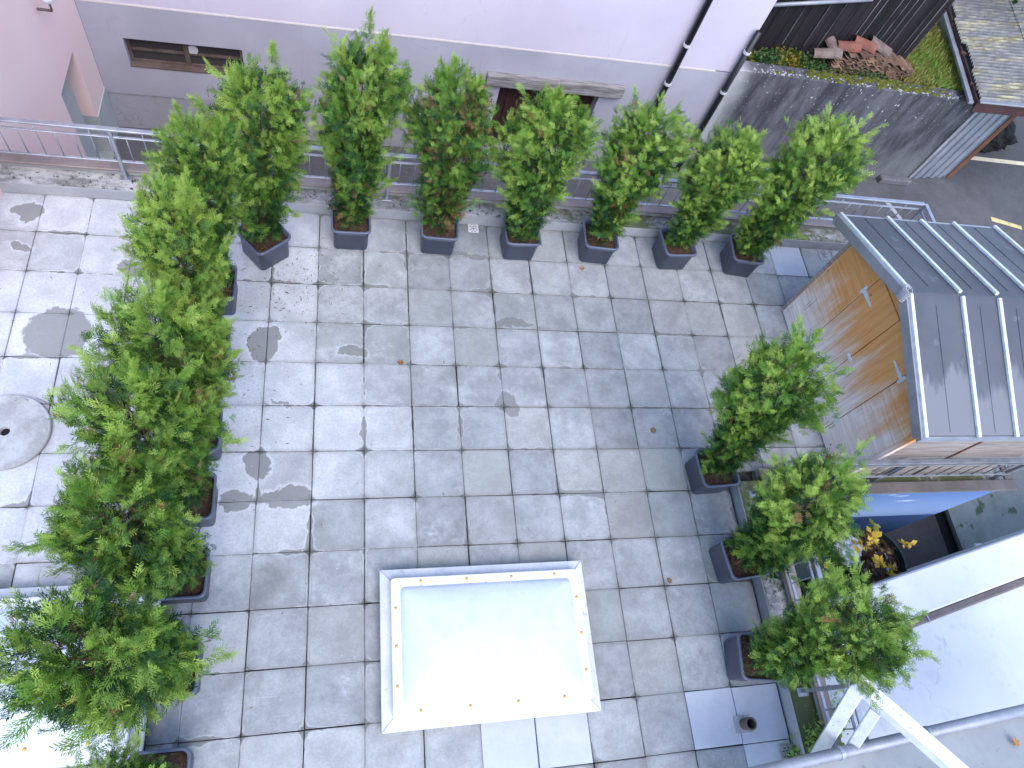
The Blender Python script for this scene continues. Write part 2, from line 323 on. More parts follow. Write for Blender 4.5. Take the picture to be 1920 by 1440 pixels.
def leafmat(name, cols, trans=.13, ns=2.0):
    k = N(name)
    at = k.n('ShaderNodeAttribute'); at.attribute_name = 'v'
    oi = k.n('ShaderNodeObjectInfo'); hue = k.math('SUBTRACT', k.xyz(oi.outputs['Color'])[0], .5) if name == 'thuja_foliage' else None
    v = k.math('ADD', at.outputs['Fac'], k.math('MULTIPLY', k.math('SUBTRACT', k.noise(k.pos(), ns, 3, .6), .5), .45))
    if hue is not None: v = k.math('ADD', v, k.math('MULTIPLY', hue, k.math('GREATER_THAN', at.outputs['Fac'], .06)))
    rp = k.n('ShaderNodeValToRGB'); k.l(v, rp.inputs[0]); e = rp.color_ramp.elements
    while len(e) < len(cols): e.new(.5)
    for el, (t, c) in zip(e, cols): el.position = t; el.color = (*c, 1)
    a = k.n('ShaderNodeBsdfPrincipled'); k.l(rp.outputs[0], a.inputs['Base Color']); a.inputs['Roughness'].default_value = .55; a.inputs['Specular IOR Level'].default_value = .25
    t = k.n('ShaderNodeBsdfTranslucent'); k.l(k.mix(1.0, rp.outputs[0], (1.15, 1.1, .6), 'MULTIPLY'), t.inputs[0])
    m = k.n('ShaderNodeMixShader'); m.inputs[0].default_value = trans
    k.l(a.outputs[0], m.inputs[1]); k.l(t.outputs[0], m.inputs[2]); k.l(m.outputs[0], k.out.inputs[0])
    return k.m
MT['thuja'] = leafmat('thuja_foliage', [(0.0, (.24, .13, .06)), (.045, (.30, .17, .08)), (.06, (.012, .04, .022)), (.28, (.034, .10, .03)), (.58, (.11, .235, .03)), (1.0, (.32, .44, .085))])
MT['grassblade'] = leafmat('grass_blades', [(0, (.34, .29, .10)), (.3, (.32, .32, .09)), (.6, (.17, .32, .06)), (1, (.34, .46, .14))], .3)
MT['weed'] = leafmat('low_weeds', [(0, (.30, .22, .03)), (.2, (.26, .24, .04)), (.35, (.06, .13, .05)), (1, (.11, .20, .07))], .3)
MT['moss'] = mottled('olive_moss', (.05, .06, .008), (.13, .135, .02), 20, .95, 0, .8)
MT['yellowleaf'] = leafmat('autumn_yellow_leaves', [(0, (.16, .24, .05)), (.25, (.45, .36, .05)), (.6, (.62, .42, .05)), (1, (.70, .55, .12))], .3)
MT['darkleaf'] = leafmat('dark_evergreen_leaves', [(0, (.012, .03, .012)), (.5, (.025, .06, .025)), (1, (.05, .09, .04))], .2)

# ---------------------------------------------------------------- mesh helpers
class MB:
    def __init__(s): s.v = []; s.f = []
    def add(s, vs, fs):
        b = len(s.v); s.v += [tuple(q) for q in vs]; s.f += [tuple(b + i for i in q) for q in fs]; return s
    def box(s, x0, x1, y0, y1, z0, z1):
        return s.add([(x0, y0, z0), (x1, y0, z0), (x1, y1, z0), (x0, y1, z0), (x0, y0, z1), (x1, y0, z1), (x1, y1, z1), (x0, y1, z1)],
                     [(0, 3, 2, 1), (4, 5, 6, 7), (0, 1, 5, 4), (1, 2, 6, 5), (2, 3, 7, 6), (3, 0, 4, 7)])
    def cyl(s, a, b, r, n=10, r2=None, caps=True):
        a, b = Vector(a), Vector(b); r2 = r if r2 is None else r2
        ax = (b - a).normalized(); u = ax.orthogonal().normalized(); w_ = ax.cross(u)
        vs = []
        for q, rr in ((a, r), (b, r2)):
            for i in range(n):
                t = 2 * math.pi * i / n; vs.append(q + u * (rr * math.cos(t)) + w_ * (rr * math.sin(t)))
        fs = [(i, (i + 1) % n, n + (i + 1) % n, n + i) for i in range(n)]
        if caps: fs += [tuple(range(n - 1, -1, -1)), tuple(range(n, 2 * n))]
        return s.add(vs, fs)
    def bar(s, a, b, w_, h, upv=(0, 0, 1)):      # rectangular bar a->b
        a, b = Vector(a), Vector(b); ax = (b - a).normalized(); sd = ax.cross(Vector(upv)).normalized(); u = sd.cross(ax)
        vs = []
        for q in (a, b):
            for (i, j) in ((-1, -1), (1, -1), (1, 1), (-1, 1)): vs.append(q + sd * (i * w_ / 2) + u * (j * h / 2))
        return s.add(vs, [(3, 2, 1, 0), (4, 5, 6, 7), (0, 1, 5, 4), (1, 2, 6, 5), (2, 3, 7, 6), (3, 0, 4, 7)])
    def prism(s, poly, z0, z1):
        n = len(poly); vs = [(x, y, z0) for x, y in poly] + [(x, y, z1) for x, y in poly]
        return s.add(vs, [tuple(range(n - 1, -1, -1)), tuple(range(n, 2 * n))] + [(i, (i + 1) % n, n + (i + 1) % n, n + i) for i in range(n)])
    def rings(s, rings, close=True, cap0=False, cap1=False):
        n = len(rings[0]); vs = [q for r in rings for q in r]; fs = []
        for k in range(len(rings) - 1):
            for i in range(n): fs.append((k * n + i, k * n + (i + 1) % n, (k + 1) * n + (i + 1) % n, (k + 1) * n + i))
        if cap0: fs.append(tuple(range(n - 1, -1, -1)))
        if cap1: fs.append(tuple((len(rings) - 1) * n + i for i in range(n)))
        return s.add(vs, fs)
    def mesh(s, name, mat, smooth=False, bevel=0, seg=1):
        me = bpy.data.meshes.new(name); me.from_pydata(s.v, [], s.f); 
        bm = bmesh.new(); bm.from_mesh(me); bmesh.ops.recalc_face_normals(bm, faces=bm.faces)
        if bevel: bmesh.ops.bevel(bm, geom=[e for e in bm.edges if len(e.link_faces) == 2 and e.calc_face_angle(0) > .5], offset=bevel, segments=seg, affect='EDGES', profile=.6)
        bm.to_mesh(me); bm.free(); me.update()
        if smooth:
            me.polygons.foreach_set('use_smooth', [True] * len(me.polygons))
        if mat: me.materials.append(MT[mat])
        return me
    def build(s, name, mat, parent=None, **kw): return link(name, s.mesh(name, mat, **kw), parent)

def link(name, me, parent=None, loc=None, rz=None):
    o = bpy.data.objects.new(name, me); COL.objects.link(o)
    if parent is not None: o.parent = parent
    if loc is not None: o.location = loc
    if rz is not None: o.rotation_euler[2] = rz
    return o
def thing(name, label, cat, loc=(0, 0, 0), rz=0, group=None):
    o = bpy.data.objects.new(name, None); COL.objects.link(o); o.empty_display_size = .1
    o.location = loc; o.rotation_euler[2] = rz
    return tag(o, label, cat, group)
def tag(o, label=None, cat=None, group=None, kind=None):
    if label: o['label'] = label
    if cat: o['category'] = cat
    if group: o['group'] = group
    if kind: o['kind'] = kind
    return o
def B(*a): return MB().box(*a)
def npmesh(name, V, F4, mat, vattr=None, smooth=False):          # V (n,3), F4 (m,4)
    me = bpy.data.meshes.new(name); n, m = len(V), len(F4)
    me.vertices.add(n); me.vertices.foreach_set('co', np.ascontiguousarray(V, np.float32).ravel())
    me.loops.add(m * 4); me.loops.foreach_set('vertex_index', np.ascontiguousarray(F4, np.int32).ravel())
    me.polygons.add(m); me.polygons.foreach_set('loop_start', np.arange(0, m * 4, 4, dtype=np.int32))
    try: me.polygons.foreach_set('loop_total', np.full(m, 4, np.int32))
    except Exception: pass
    if vattr is not None:
        a = me.attributes.new('v', 'FLOAT', 'POINT'); a.data.foreach_set('value', np.ascontiguousarray(vattr, np.float32))
    me.update(calc_edges=True); me.validate()
    me.materials.append(MT[mat])
    return me

ZG = -2.6
# ================================================================ SETTING
g = tag(B(-300, 300, -300, 300, ZG - .3, ZG).build('ground', 'asphalt'), kind='structure')
terr = tag(MB().box(-7, 5.36, -9, .80, ZG + .004, -.045).box(5.36, 8.62, -3.05, .80, ZG + .004, -.045).build('terrace', 'joint'), kind='structure')

# paving slabs, each one a piece of the terrace
def slab_mesh(w_, d_, i):
    r = random.Random(i); t = [r.uniform(-.0015, .0015) for _ in range(4)]
    m = MB(); h = .002; x, y = w_ / 2, d_ / 2
    m.add([(-x, -y, -.04), (x, -y, -.04), (x, y, -.04), (-x, y, -.04), (-x, -y, t[0]), (x, -y, t[1]), (x, y, t[2]), (-x, y, t[3])],
          [(0, 3, 2, 1), (4, 5, 6, 7), (0, 1, 5, 4), (1, 2, 6, 5), (2, 3, 7, 6), (3, 0, 4, 7)])
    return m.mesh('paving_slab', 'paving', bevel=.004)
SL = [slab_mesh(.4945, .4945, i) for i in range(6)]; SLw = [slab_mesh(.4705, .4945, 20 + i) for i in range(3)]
SLp = slab_mesh(.492, .492, 40); SLp.materials.clear(); SLp.materials.append(MT['paving_pale'])
sky_rects = [(1.13, 3.09, -5.09, -3.735), (-2.65, -.70, -5.09, -3.735)]
pale = {(4, 10), (5, 10), (8, 10), (9, 11), (13, -1), (9, 10)}
ns = 0
for c in range(-6, 17):
    for r in range(-1, 13):
        x = c * .5 + .25; y = -r * .5 - .25
        if c < 0: x = (c + .5) * .475
        if c >= 10 and (r > 4 or (x > 6.75 and r > 0)): continue
        if any(a + .2 < x < b - .2 and e + .2 < y < f - .2 for a, b, e, f in sky_rects): continue
        if (c, r) == (9, 11): continue
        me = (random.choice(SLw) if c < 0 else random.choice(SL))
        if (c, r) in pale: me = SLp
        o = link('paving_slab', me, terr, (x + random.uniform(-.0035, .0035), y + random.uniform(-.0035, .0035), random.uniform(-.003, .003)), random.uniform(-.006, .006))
        ns += 1
o = link('paving_slab', SLp, terr, (4.75, -5.75, 0)); ns += 1
SLn = slab_mesh(.4945, .285, 50)
for c in range(10, 13): link('paving_slab', SLn, terr, (c * .5 + .25, -2.648, 0)); ns += 1
print('slabs', ns)

# ================================================================ PARAPETS AND RAILINGS
def parapet(name, label, pieces):
    t = thing(name, label, 'parapet')
    for nm, mat, a in pieces: B(*a).build(nm, mat, t, bevel=.006 if nm != 'ledge' else .012)
    return t
parapet('parapet', 'low concrete parapet with brown metal coping along the house side of the terrace', [
    ('upstand_flashing', 'flashing', (-7, 8.5, .500, .512, -.04, .15)), ('ledge', 'ledge', (-7, 8.62, .5125, .80, -.04, .146)),
    ('coping', 'coping', (-7, 8.72, .705, .835, .215, .245)), ('coping_wall', 'concrete', (-7, 8.66, .73, .82, .1465, .2145))])
parapet('parapet', 'low parapet with mossy ledge beside the two rightmost potted conifers', [
    ('upstand_flashing', 'flashing', (5.02, 5.032, -9, -2.95, -.04, .15)), ('ledge', 'ledge', (5.0325, 5.33, -9, -2.95, -.04, .146)),
    ('coping', 'coping', (5.25, 5.385, -9, -3.165, .215, .245)), ('coping_wall', 'concrete', (5.27, 5.37, -9, -3.05, .1465, .2145))])
parapet('parapet', 'parapet with wide brown coping above the blue painted wall', [
    ('ledge', 'ledge', (5.34, 8.62, -3.08, -2.80, -.04, .146)), ('coping', 'coping_dark', (5.39, 8.72, -3.17, -3.035, .215, .245)),
    ('coping_wall', 'concrete', (5.38, 8.66, -3.15, -3.06, .1465, .2145))])
parapet('parapet', 'short parapet with brown coping behind the far end of the timber shed', [
    ('ledge', 'ledge', (8.36, 8.62, -2.79, .49, -.04, .144)), ('coping', 'coping_dark', (8.585, 8.722, -3.03, .70, .216, .246))])

def railing(name, label, runs, posts, mt='galv'):
    """runs: list of ((x,y),(x,y), fixed_post_step)"""
    t = thing(name, label, 'railing')
    for (a, b) in runs:
        a, b = Vector((*a, 0)), Vector((*b, 0)); L = (b - a).length; u = (b - a) / L; Z = Vector((0, 0, 1))
        MB().bar(a + Z * .852, b + Z * .852, .055, .028).build('top_rail', mt, t, bevel=.006)
        MB().bar(a + Z * .748, b + Z * .748, .03, .016).build('middle_rail', mt, t, bevel=.004)
        MB().bar(a + Z * .405, b + Z * .405, .032, .016).build('bottom_rail', mt, t, bevel=.004)
        n = int(L / .165); base = MB().cyl((0, 0, .413), (0, 0, .740), .0065, 6).mesh('baluster', mt, smooth=True)
        tall = MB().cyl((0, 0, .413), (0, 0, .838), .0065, 6).mesh('baluster', mt, smooth=True)
        for i in range(n):
            p = a + u * ((i + .5) * L / n)
            link('baluster', tall if i % 3 == 1 else base, t, (p.x, p.y, 0))
    for (x, y) in posts:
        p = MB().bar((x, y - .0, .15), (x, y, .838), .036, .036, (1, 0, 0)).box(x - .06, x + .06, y - .05, y + .03, .1462, .156)
        p.build('post', mt, t, bevel=.004)
    return t
railing('railing', 'galvanised steel railing running along the house side of the terrace', [((-7, .69), (8.45, .69)), ((8.475, .69), (8.475, -2.96))], [(-4.4, .69), (-1.57, .69), (1.27, .69), (4.1, .69), (6.65, .69), (8.475, .66), (8.475, -1.1)])
railing('railing', 'galvanised steel railing between the timber shed and the blue painted wall', [((5.20, -3.015), (8.50, -3.015))], [(6.76, -2.99), (8.475, -3.0)], 'galv_dark')
railing('railing', 'galvanised steel railing behind the two rightmost potted conifers', [((5.19, -3.05), (5.19, -9))], [(5.19, -3.1), (5.17, -5.1), (5.17, -7.2)])

# ================================================================ LILAC HOUSE
H = thing('lilac_house', 'lilac rendered house wall behind the row of potted conifers', 'house', (-2.782, 4.161, 0), math.atan(.03))
EW = 9.99
def hb(nm, mat, u0, u1, z0, z1, y0=0, y1=.4, par=None, **k):
    return B(u0, u1, y0, y1, z0, z1).build(nm, mat, par or H, **k)
hb('upper_wall', 'lilac', 0, EW, -.338, 5.5)
hb('cream_band', 'cream', 0, EW - .35, -.366, -.3385, -.004, .39)
zt = -.3665
W0, W1, WZ0, WZ1 = .46, 2.06, -1.375, -.895; D0, D1, DZ = 6.05, 7.80, -1.02
m = MB().box(0, W0, 0, .4, -1.9, zt).box(W1, D0, 0, .4, -1.9, zt).box(W0 + .0001, W1 - .0001, 0, .4, WZ1, zt).box(W0 + .0001, W1 - .0001, 0, .4, -1.9, WZ0)
m.box(D0 + .0001, D1 - .0001, 0, .4, DZ, zt).box(D1, EW, 0, .4, -1.9, zt); m.build('lower_wall', 'greylilac', H)
m = MB().box(0, D0 - .001, .014, .4, ZG, -1.9005).box(D1 + .001, EW - .001, .014, .4, ZG, -1.9005); m.build('plinth', 'plinth', H)
hb('side_wall', 'lilac', EW - .4, EW - .002, ZG, 5.48, .401, 4.5)
win = hb('window', 'brownframe', W0, W1, WZ0, WZ1, .155, .19)
for (a, b, c, d_) in ((W0, W1, WZ0, WZ0 + .05), (W0, W1, WZ1 - .05, WZ1), (W0, W0 + .05, WZ0 + .05, WZ1 - .05), (W1 - .05, W1, WZ0 + .05, WZ1 - .05), ((W0 + W1) / 2 - .035, (W0 + W1) / 2 + .035, WZ0 + .05, WZ1 - .05), (W0 + .05, (W0 + W1) / 2 - .035, -1.16, -1.13), ((W0 + W1) / 2 + .035, W1 - .05, -1.16, -1.13)):
    hb('window_bar', 'brownframe', a, b, c, d_, .10, .153, win)
hb('pane', 'glass', W0 + .05, (W0 + W1) / 2 - .035, WZ0 + .05, WZ1 - .05, .13, .14, win); hb('pane', 'glass', (W0 + W1) / 2 + .035, W1 - .05, WZ0 + .05, WZ1 - .05, .13, .14, win)
hb('window_sill', 'brownframe', W0 + .002, W1 - .002, WZ0 + .0005, WZ0 + .02, -.01, .099, win)
MB().cyl(((W0 + W1) / 2 + .09, .105, -1.07), ((W0 + W1) / 2 + .09, .129, -1.07), .075, 14).build('vent_disc', 'collar', win)
m = MB(); m.box(5.78, 8.17, -.10, .02, -1.03, -.815); m.build('lintel_beam', 'beam', H, bevel=.02, seg=2)
dr = hb('door', 'redwood', D0, D1, ZG, DZ - .001, .2, .24)
for i in range(9):
    u = D0 + .005 + i * (D1 - D0) / 9; hb('plank', 'redwood', u, u + (D1 - D0) / 9 - .012, ZG + .02, DZ - .02, .17, .199, dr)
hb('door_sill', 'oldconc', D0 - .1, D1 + .1, ZG + .001, ZG + .12, -.08, .165)
def downpipe(u, z0, z1, clamps):
    p = MB().cyl((u, -.075, z0), (u, -.075, z1), .05, 14).build('downpipe', 'black', H, smooth=True)
    for z in clamps:
        MB().cyl((u, -.075, z - .022), (u, -.075, z + .022), .062, 14).box(u - .012, u + .012, -.03, -.001, z - .012, z + .012).build('clamp', 'collar', p)
    for z in (z0 + 1.9, z0 + 4.1): MB().cyl((u, -.075, z), (u, -.075, z + .07), .057, 14).build('joint_sleeve', 'black', p, smooth=True)
downpipe(8.86, ZG, 5.2, [.12, -.63, -2.0, 1.9]); downpipe(9.95, ZG, .5, [-.68, .12, -2.0])
# ================================================================ PINK HOUSE
P = thing('pink_house', 'pale pink rendered house wall with a recessed grey door', 'house')
PX = -2.785; dy0, dy1, dz = 2.70, 3.53, -.66
m = MB().box(PX - .35, PX, -1, dy0, ZG, 5.5).box(PX - .35, PX, dy1, 4.155, -1.80, 5.5).box(PX - .35, PX, dy0 + .0001, dy1 - .0001, dz, 5.5)
m.build('wall', 'pink', P)
MB().box(PX - .35, PX + .012, dy1, 4.15, ZG, -1.8005).build('plinth', 'palegreen', P)
dd = B(PX - .34, PX - .20, dy0, dy1, ZG, dz - .001).build('door', 'palegreen', P)
B(PX - .199, PX - .185, dy0 + .06, dy1 - .06, ZG + .08, dz - .08).build('door_panel', 'palegreen', dd, bevel=.006)
MB().cyl((PX - .185, dy0 + .12, -1.6), (PX - .13, dy0 + .12, -1.6), .012).cyl((PX - .135, dy0 + .12, -1.6), (PX - .135, dy0 + .24, -1.6), .01).build('handle', 'galv', dd)
B(PX - .18, PX + .06, dy0 - .05, dy1 + .05, ZG + .001, ZG + .10).build('door_step', 'concrete', P)
lm = thing('wall_lamp', 'small white lamp on a dark bracket high on the pink wall', 'lamp', (PX, 2.98, .30))
MB().cyl((0.002, 0, .05), (.16, 0, .05), .016).cyl((.16, 0, .05), (.16, 0, .16), .012).build('bracket', 'brownframe', lm)
mb = MB(); mb.rings([[(.16 + r * math.cos(a), r * math.sin(a), z) for a in np.linspace(0, 2 * math.pi, 16, endpoint=False)] for r, z in ((.01, .30), (.05, .285), (.075, .24), (.07, .19), (.03, .155))], cap0=True, cap1=True)
mb.build('lamp_globe', 'lamp', lm, smooth=True)

# ================================================================ CONCRETE RETAINING WALL, EARTH, BARN
CW = thing('concrete_wall', 'dark stained concrete retaining wall with mossy top right of the lilac house', 'wall')
m = MB(); m.box(7.26, 12.72, 4.70, 4.98, ZG, -.452); m.build('wall_body', 'oldconc', CW, bevel=.012)
MB().box(11.95, 12.72, 4.56, 4.699, ZG, ZG + .14).build('footing', 'oldconc', CW, bevel=.02)
MB().box(12.66, 12.715, 4.66, 4.699, ZG + .145, -.47).build('corner_render', 'concrete', CW, bevel=.01)
earth = tag(B(7.26, 12.7, 4.9805, 9.5, ZG + .006, -.52).build('raised_bed', 'earth'), kind='structure')

BX0, BY0, BX1, BY1 = 7.60, 5.265, 11.22, 5.615
ang = math.atan2(BY1 - BY0, BX1 - BX0); BL = math.hypot(BX1 - BX0, BY1 - BY0)
BN = thing('wooden_barn', 'black weathered timber barn wall above the concrete wall', 'barn', (BX0, BY0, 0), ang)
B(0, BL, .03, .2, -.51, 4).build('backing_wall', 'black', BN)
pw = BL / 24
for i in range(24):
    dep = random.uniform(0, .008)
    B(i * pw + .002, (i + 1) * pw - .002, -dep, .0295, -.49 + random.uniform(0, .04), 3.98).build('plank', 'barn', BN)
    if (i > 12 and i % 5) or i in (4, 7, 9):
        B((i + 1) * pw - .006, (i + 1) * pw + .005, -.024, -.0085, -.47 + random.uniform(0, .3), 3.97).build('batten', 'batten', BN)
for i in range(14):
    y = .03 + i * .2; B(BL, BL + .028, y, y + .193, -.5, 3.95).build('plank', 'barn', BN)
B(-.02, BL + .06, -.05, .02, -.515, -.46).build('sill_beam', 'batten', BN)
MB().cyl((-.3, -.065, .40), (1.9, -.065, .72), .035, 10).build('gutter_pipe', 'zinc', BN, smooth=True)

# side wall beside the grass
RW = thing('concrete_wall', 'low grey concrete wall between the grass triangle and corrugated roof', 'wall')
MB().prism([(12.42, 4.985), (12.62, 4.985), (13.05, 8.3), (12.80, 8.3)], -.515, -.30).build('wall_body', 'concrete', RW)
MB().prism([(12.60, 4.99), (12.70, 4.99), (13.12, 8.3), (13.03, 8.3)], -.2995, -.26).build('wall_cap', 'flashing', RW)

# ================================================================ OPEN SHED WITH CORRUGATED ROOF
SH = thing('open_shed', 'open shed with lichen covered corrugated roof and oxblood fascia', 'shed')
A0 = Vector((12.22, 4.42, -.16)); A1 = Vector((12.90, 7.6, -.16)); ev = (A1 - A0).normalized(); eu = Vector((ev.y, -ev.x, 0)); eu.z = .20; eu.normalize()
nv = eu.cross(ev)
if nv.z < 0: nv = -nv
def corr(u0, u1, v0, v1, lift, name):
    per = .098; nvv = int((v1 - v0) / per * 10); V = []; F = []
    for th in (0, -.007):
        for i in range(nvv + 1):
            v = v0 + (v1 - v0) * i / nvv; h = .026 * math.sin(v / per * 2 * math.pi) + th + lift
            for u in (u0, u1): V.append(tuple(A0 + ev * v + eu * u + nv * h))
    n = nvv + 1
    for i in range(nvv):
        a = 2 * i; F.append((a, a + 1, a + 3, a + 2)); b = 2 * n + 2 * i; F.append((b, b + 2, b + 3, b + 1))
        F.append((a, a + 2, b + 2, b)); F.append((a + 1, b + 1, b + 3, a + 3))
    MB().add(V, F).build(name, 'eternit', SH, smooth=False)
for j in range(4):
    off = (0, .05, -.03, .02)[j]
    corr(-.02 + off, 1.3, j * .80 - .02, j * .80 + .83, .004 * (j % 2), 'roof_sheet'); corr(1.2, 2.5, j * .80 - .02, j * .80 + .83, .02 + .004 * (j % 2), 'roof_sheet'); corr(2.4, 3.8, j * .80 - .02, j * .80 + .83, .036 + .004 * (j % 2), 'roof_sheet')
# fascias
def fb(name, mat, p, q, w_, h): MB().bar(p, q, w_, h).build(name, mat, SH, bevel=.004)
fb('front_fascia', 'fascia', A0 + Vector((-.04, -.03, -.15)), A0 + eu * 3.8 + Vector((0, -.03, -.15)), .03, .24)
fb('front_flashing', 'zinc', A0 + Vector((-.05, -.05, -.02)), A0 + eu * 3.8 + Vector((0, -.05, -.02)), .09, .03)
fb('eaves_board', 'fascia', A0 + Vector((-.03, 0, -.12)), A1 + Vector((-.03, 0, -.12)), .03, .14)
fb('gutter', 'zinc', A0 + Vector((-.11, .02, -.13)), A1 + Vector((-.11, 0, -.13)), .10, .05)
for j in range(3): fb('rafter_end', 'rustbrown', A0 + ev * (.5 + j * .9) + Vector((-.06, 0, -.08)), A0 + ev * (.5 + j * .9) + eu * 1.0 + nv * -.1, .07, .05)
# corrugated sheet-metal front panel
V = []; F = []; nn = 61
for i in range(nn):
    x = 12.76 + 1.10 * i / (nn - 1); y = 4.80 + .16 * i / (nn - 1) + .018 * (1 if (i // 6) % 2 else -1) * min(1, 1)
    V += [(x, y, ZG + .01), (x, y, -.36)]
F = [(2 * i, 2 * i + 2, 2 * i + 3, 2 * i + 1) for i in range(nn - 1)]
o = MB().add(V, F).build('sheet_metal_panel', 'corrugated_wall', SH); md = o.modifiers.new('thick', 'SOLIDIFY'); md.thickness = .006
MB().box(13.90, 14.04, 4.95, 5.09, ZG, -.42).build('post', 'rustbrown', SH, bevel=.01)
MB().box(12.76, 12.86, 5.3, 8.4, ZG, -.5).box(12.76, 17, 8.4, 8.5, ZG, .2).build('inner_wall', 'fascia', SH)
MB().box(14.05, 14.09, 5.1, 8.3, ZG, -.3).build('partition', 'rustbrown', SH)
tag(B(14.55, 17.5, 5.60, 5.72, ZG, ZG + .006).build('road_marking', 'cream_curb'), kind='structure')
tag(MB().prism([(14.60, 3.78), (15.35, 3.60), (15.37, 3.70), (14.63, 3.90)], ZG, ZG + .005).build('road_marking', 'yellow'), kind='structure')
tag(MB().prism([(11.9, 4.1), (12.1, 3.6), (12.0, 3.0), (12.08, 3.0), (12.2, 3.6), (12.0, 4.15)], ZG, ZG + .004).build('road_marking', 'flashing'), kind='structure')
from mathutils import noise as mn
def crumple(name, mat, rad, amp, freq, sq, parent=None):
    bm = bmesh.new(); bmesh.ops.create_icosphere(bm, subdivisions=4, radius=rad)
    for v in bm.verts:
        v.co *= 1 + amp * mn.fractal(v.co * freq, 1, 2, 5); v.co.z = max(v.co.z * sq, -rad * sq * .6) + rad * sq * .6
    me = bpy.data.meshes.new(name); bm.to_mesh(me); bm.free(); me.materials.append(MT[mat]); return link(name, me, parent)
for i, (x, y, s_) in enumerate(((15.3, 6.35, .55), (15.9, 6.5, .45), (14.9, 6.2, .35))):  # black lumps added to stand for the dark void inside the open shed
    o = crumple('void_lump', 'darkhole', s_, .35, 3.5 / s_ * .5, .6); o.location = (x, y, ZG); o.rotation_euler[2] = i * 1.3
    tag(o, ('bulging black lump added for the shade under the open shed roof', 'black lump added for the shade furthest right under the open shed', 'small black lump added for the shade behind the sheet metal panel')[i], 'dark lump', 'dark lumps added in the open shed')

# ================================================================ TIMBER GARDEN SHED
G = thing('garden_shed', 'honey coloured timber garden shed with grey ribbed gable roof', 'shed')
sx0, sx1, sy0, sy1 = 6.39, 8.34, -2.89, -.60; rz, ez = 1.98, 1.53; ry = -1.62; rx0, rx1 = 6.27, 8.50; ey0, ey1 = -2.99, -.27
def topz(y):            # underside of roof at y
    return (ez + (rz - ez) * (1 - abs(y - ry) / ((ey1 - ry) if y > ry else (ry - ey0)))) - .05
def fpanel(nm, mat, y0, y1, z0, z1f, x0=sx0, t=.03, par=None, **k):
    ys = sorted({y0, y1} | ({ry} if y0 < ry < y1 else set()))
    pts = [(y0, z0), (y1, z0)] + [(y, z1f(y) if callable(z1f) else z1f) for y in reversed(ys)]
    n = len(pts); vs = [(x0, y, z) for y, z in pts] + [(x0 + t, y, z) for y, z in pts]
    return MB().add(vs, [tuple(range(n)), tuple(range(2 * n - 1, n - 1, -1))] + [(i, (i + 1) % n, n + (i + 1) % n, n + i) for i in range(n)]).build(nm, mat, par or G, **k)
dtz = 1.655
fpanel('front_panel', 'shed_h', -1.197, sy1, .02, topz, bevel=.003)
fpanel('front_panel', 'shed_h', sy0, -2.308, .02, topz, bevel=.003)
fpanel('gable_panel', 'shed_v', -2.2995, -1.2055, dtz + .012, topz, x0=sx0 + .004)
for (a, b) in ((-1.745, -1.208), (-2.296, -1.755)):
    ddd = fpanel('door', 'shed_v', a, b, .05, dtz, x0=sx0 - .004, bevel=.003)
    if a > -1.75:
        hy = -1.206; sgn = -1
        for z in (1.38, .35): MB().box(sx0 - .012, sx0 - .0045, hy - .02, hy + .035, z - .05, z + .05).prism([(0, 0)], 0, 0) if False else MB().box(sx0 - .012, sx0 - .0045, hy + .006, hy + .045, z - .06, z + .06).add([(sx0 - .014, hy + .005, z - .028), (sx0 - .014, hy + .005, z + .028), (sx0 - .014, hy - .20, z + .010), (sx0 - .014, hy - .20, z - .010), (sx0 - .005, hy + .005, z - .028), (sx0 - .005, hy + .005, z + .028), (sx0 - .005, hy - .20, z + .010), (sx0 - .005, hy - .20, z - .010)], [(0, 1, 2, 3), (7, 6, 5, 4), (0, 4, 5, 1), (1, 5, 6, 2), (2, 6, 7, 3), (3, 7, 4, 0)]).build('hinge', 'pale_metal', ddd)
        MB().box(sx0 - .016, sx0 - .0045, -1.80, -1.70, .84, .875).cyl((sx0 - .03, -1.775, .857), (sx0 - .0165, -1.775, .857), .018).build('hasp', 'pale_metal', ddd)
    else:
        hy = -2.298
        for z in (1.42, .35): MB().box(sx0 - .012, sx0 - .0045, hy - .045, hy - .006, z - .06, z + .06).add([(sx0 - .014, hy - .005, z - .028), (sx0 - .014, hy - .005, z + .028), (sx0 - .014, hy + .20, z + .010), (sx0 - .014, hy + .20, z - .010), (sx0 - .005, hy - .005, z - .028), (sx0 - .005, hy - .005, z + .028), (sx0 - .005, hy + .20, z + .010), (sx0 - .005, hy + .20, z - .010)], [(0, 1, 2, 3), (7, 6, 5, 4), (0, 4, 5, 1), (1, 5, 6, 2), (2, 6, 7, 3), (3, 7, 4, 0)]).build('hinge', 'pale_metal', ddd)
B(sx0 - .006, sx0 + .05, sy1 + .001, sy1 + .05, .0, topz(sy1) - .03).build('corner_post', 'shed_side', G)
B(sx0 - .006, sx0 + .05, sy0 - .05, sy0 - .001, .0, topz(sy0) - .03).build('corner_post', 'shed_v', G)
for k_, (yy, t0) in enumerate(((sy0 - .028, 0), (sy1, 0))):
    for j in range(2):
        for i in range(6):
            xa = sx0 + .052 + j * .95; B(xa, xa + .945, yy, yy + .028, .03 + i * .235, .03 + i * .235 + .231).build('side_board', 'shed_side', G)
B(7.335, 7.365, sy0 - .038, sy0 - .0285, .03, 1.43).build('side_batten', 'rustbrown', G)
B(sx1, sx1 + .03, sy0, sy1, .03, 1.43).build('rear_panel', 'shed_side', G)
B(sx0 + .04, sx1 - .01, sy0 + .03, sy1 - .03, -.0, .015).build('floor_panel', 'shed_side', G)
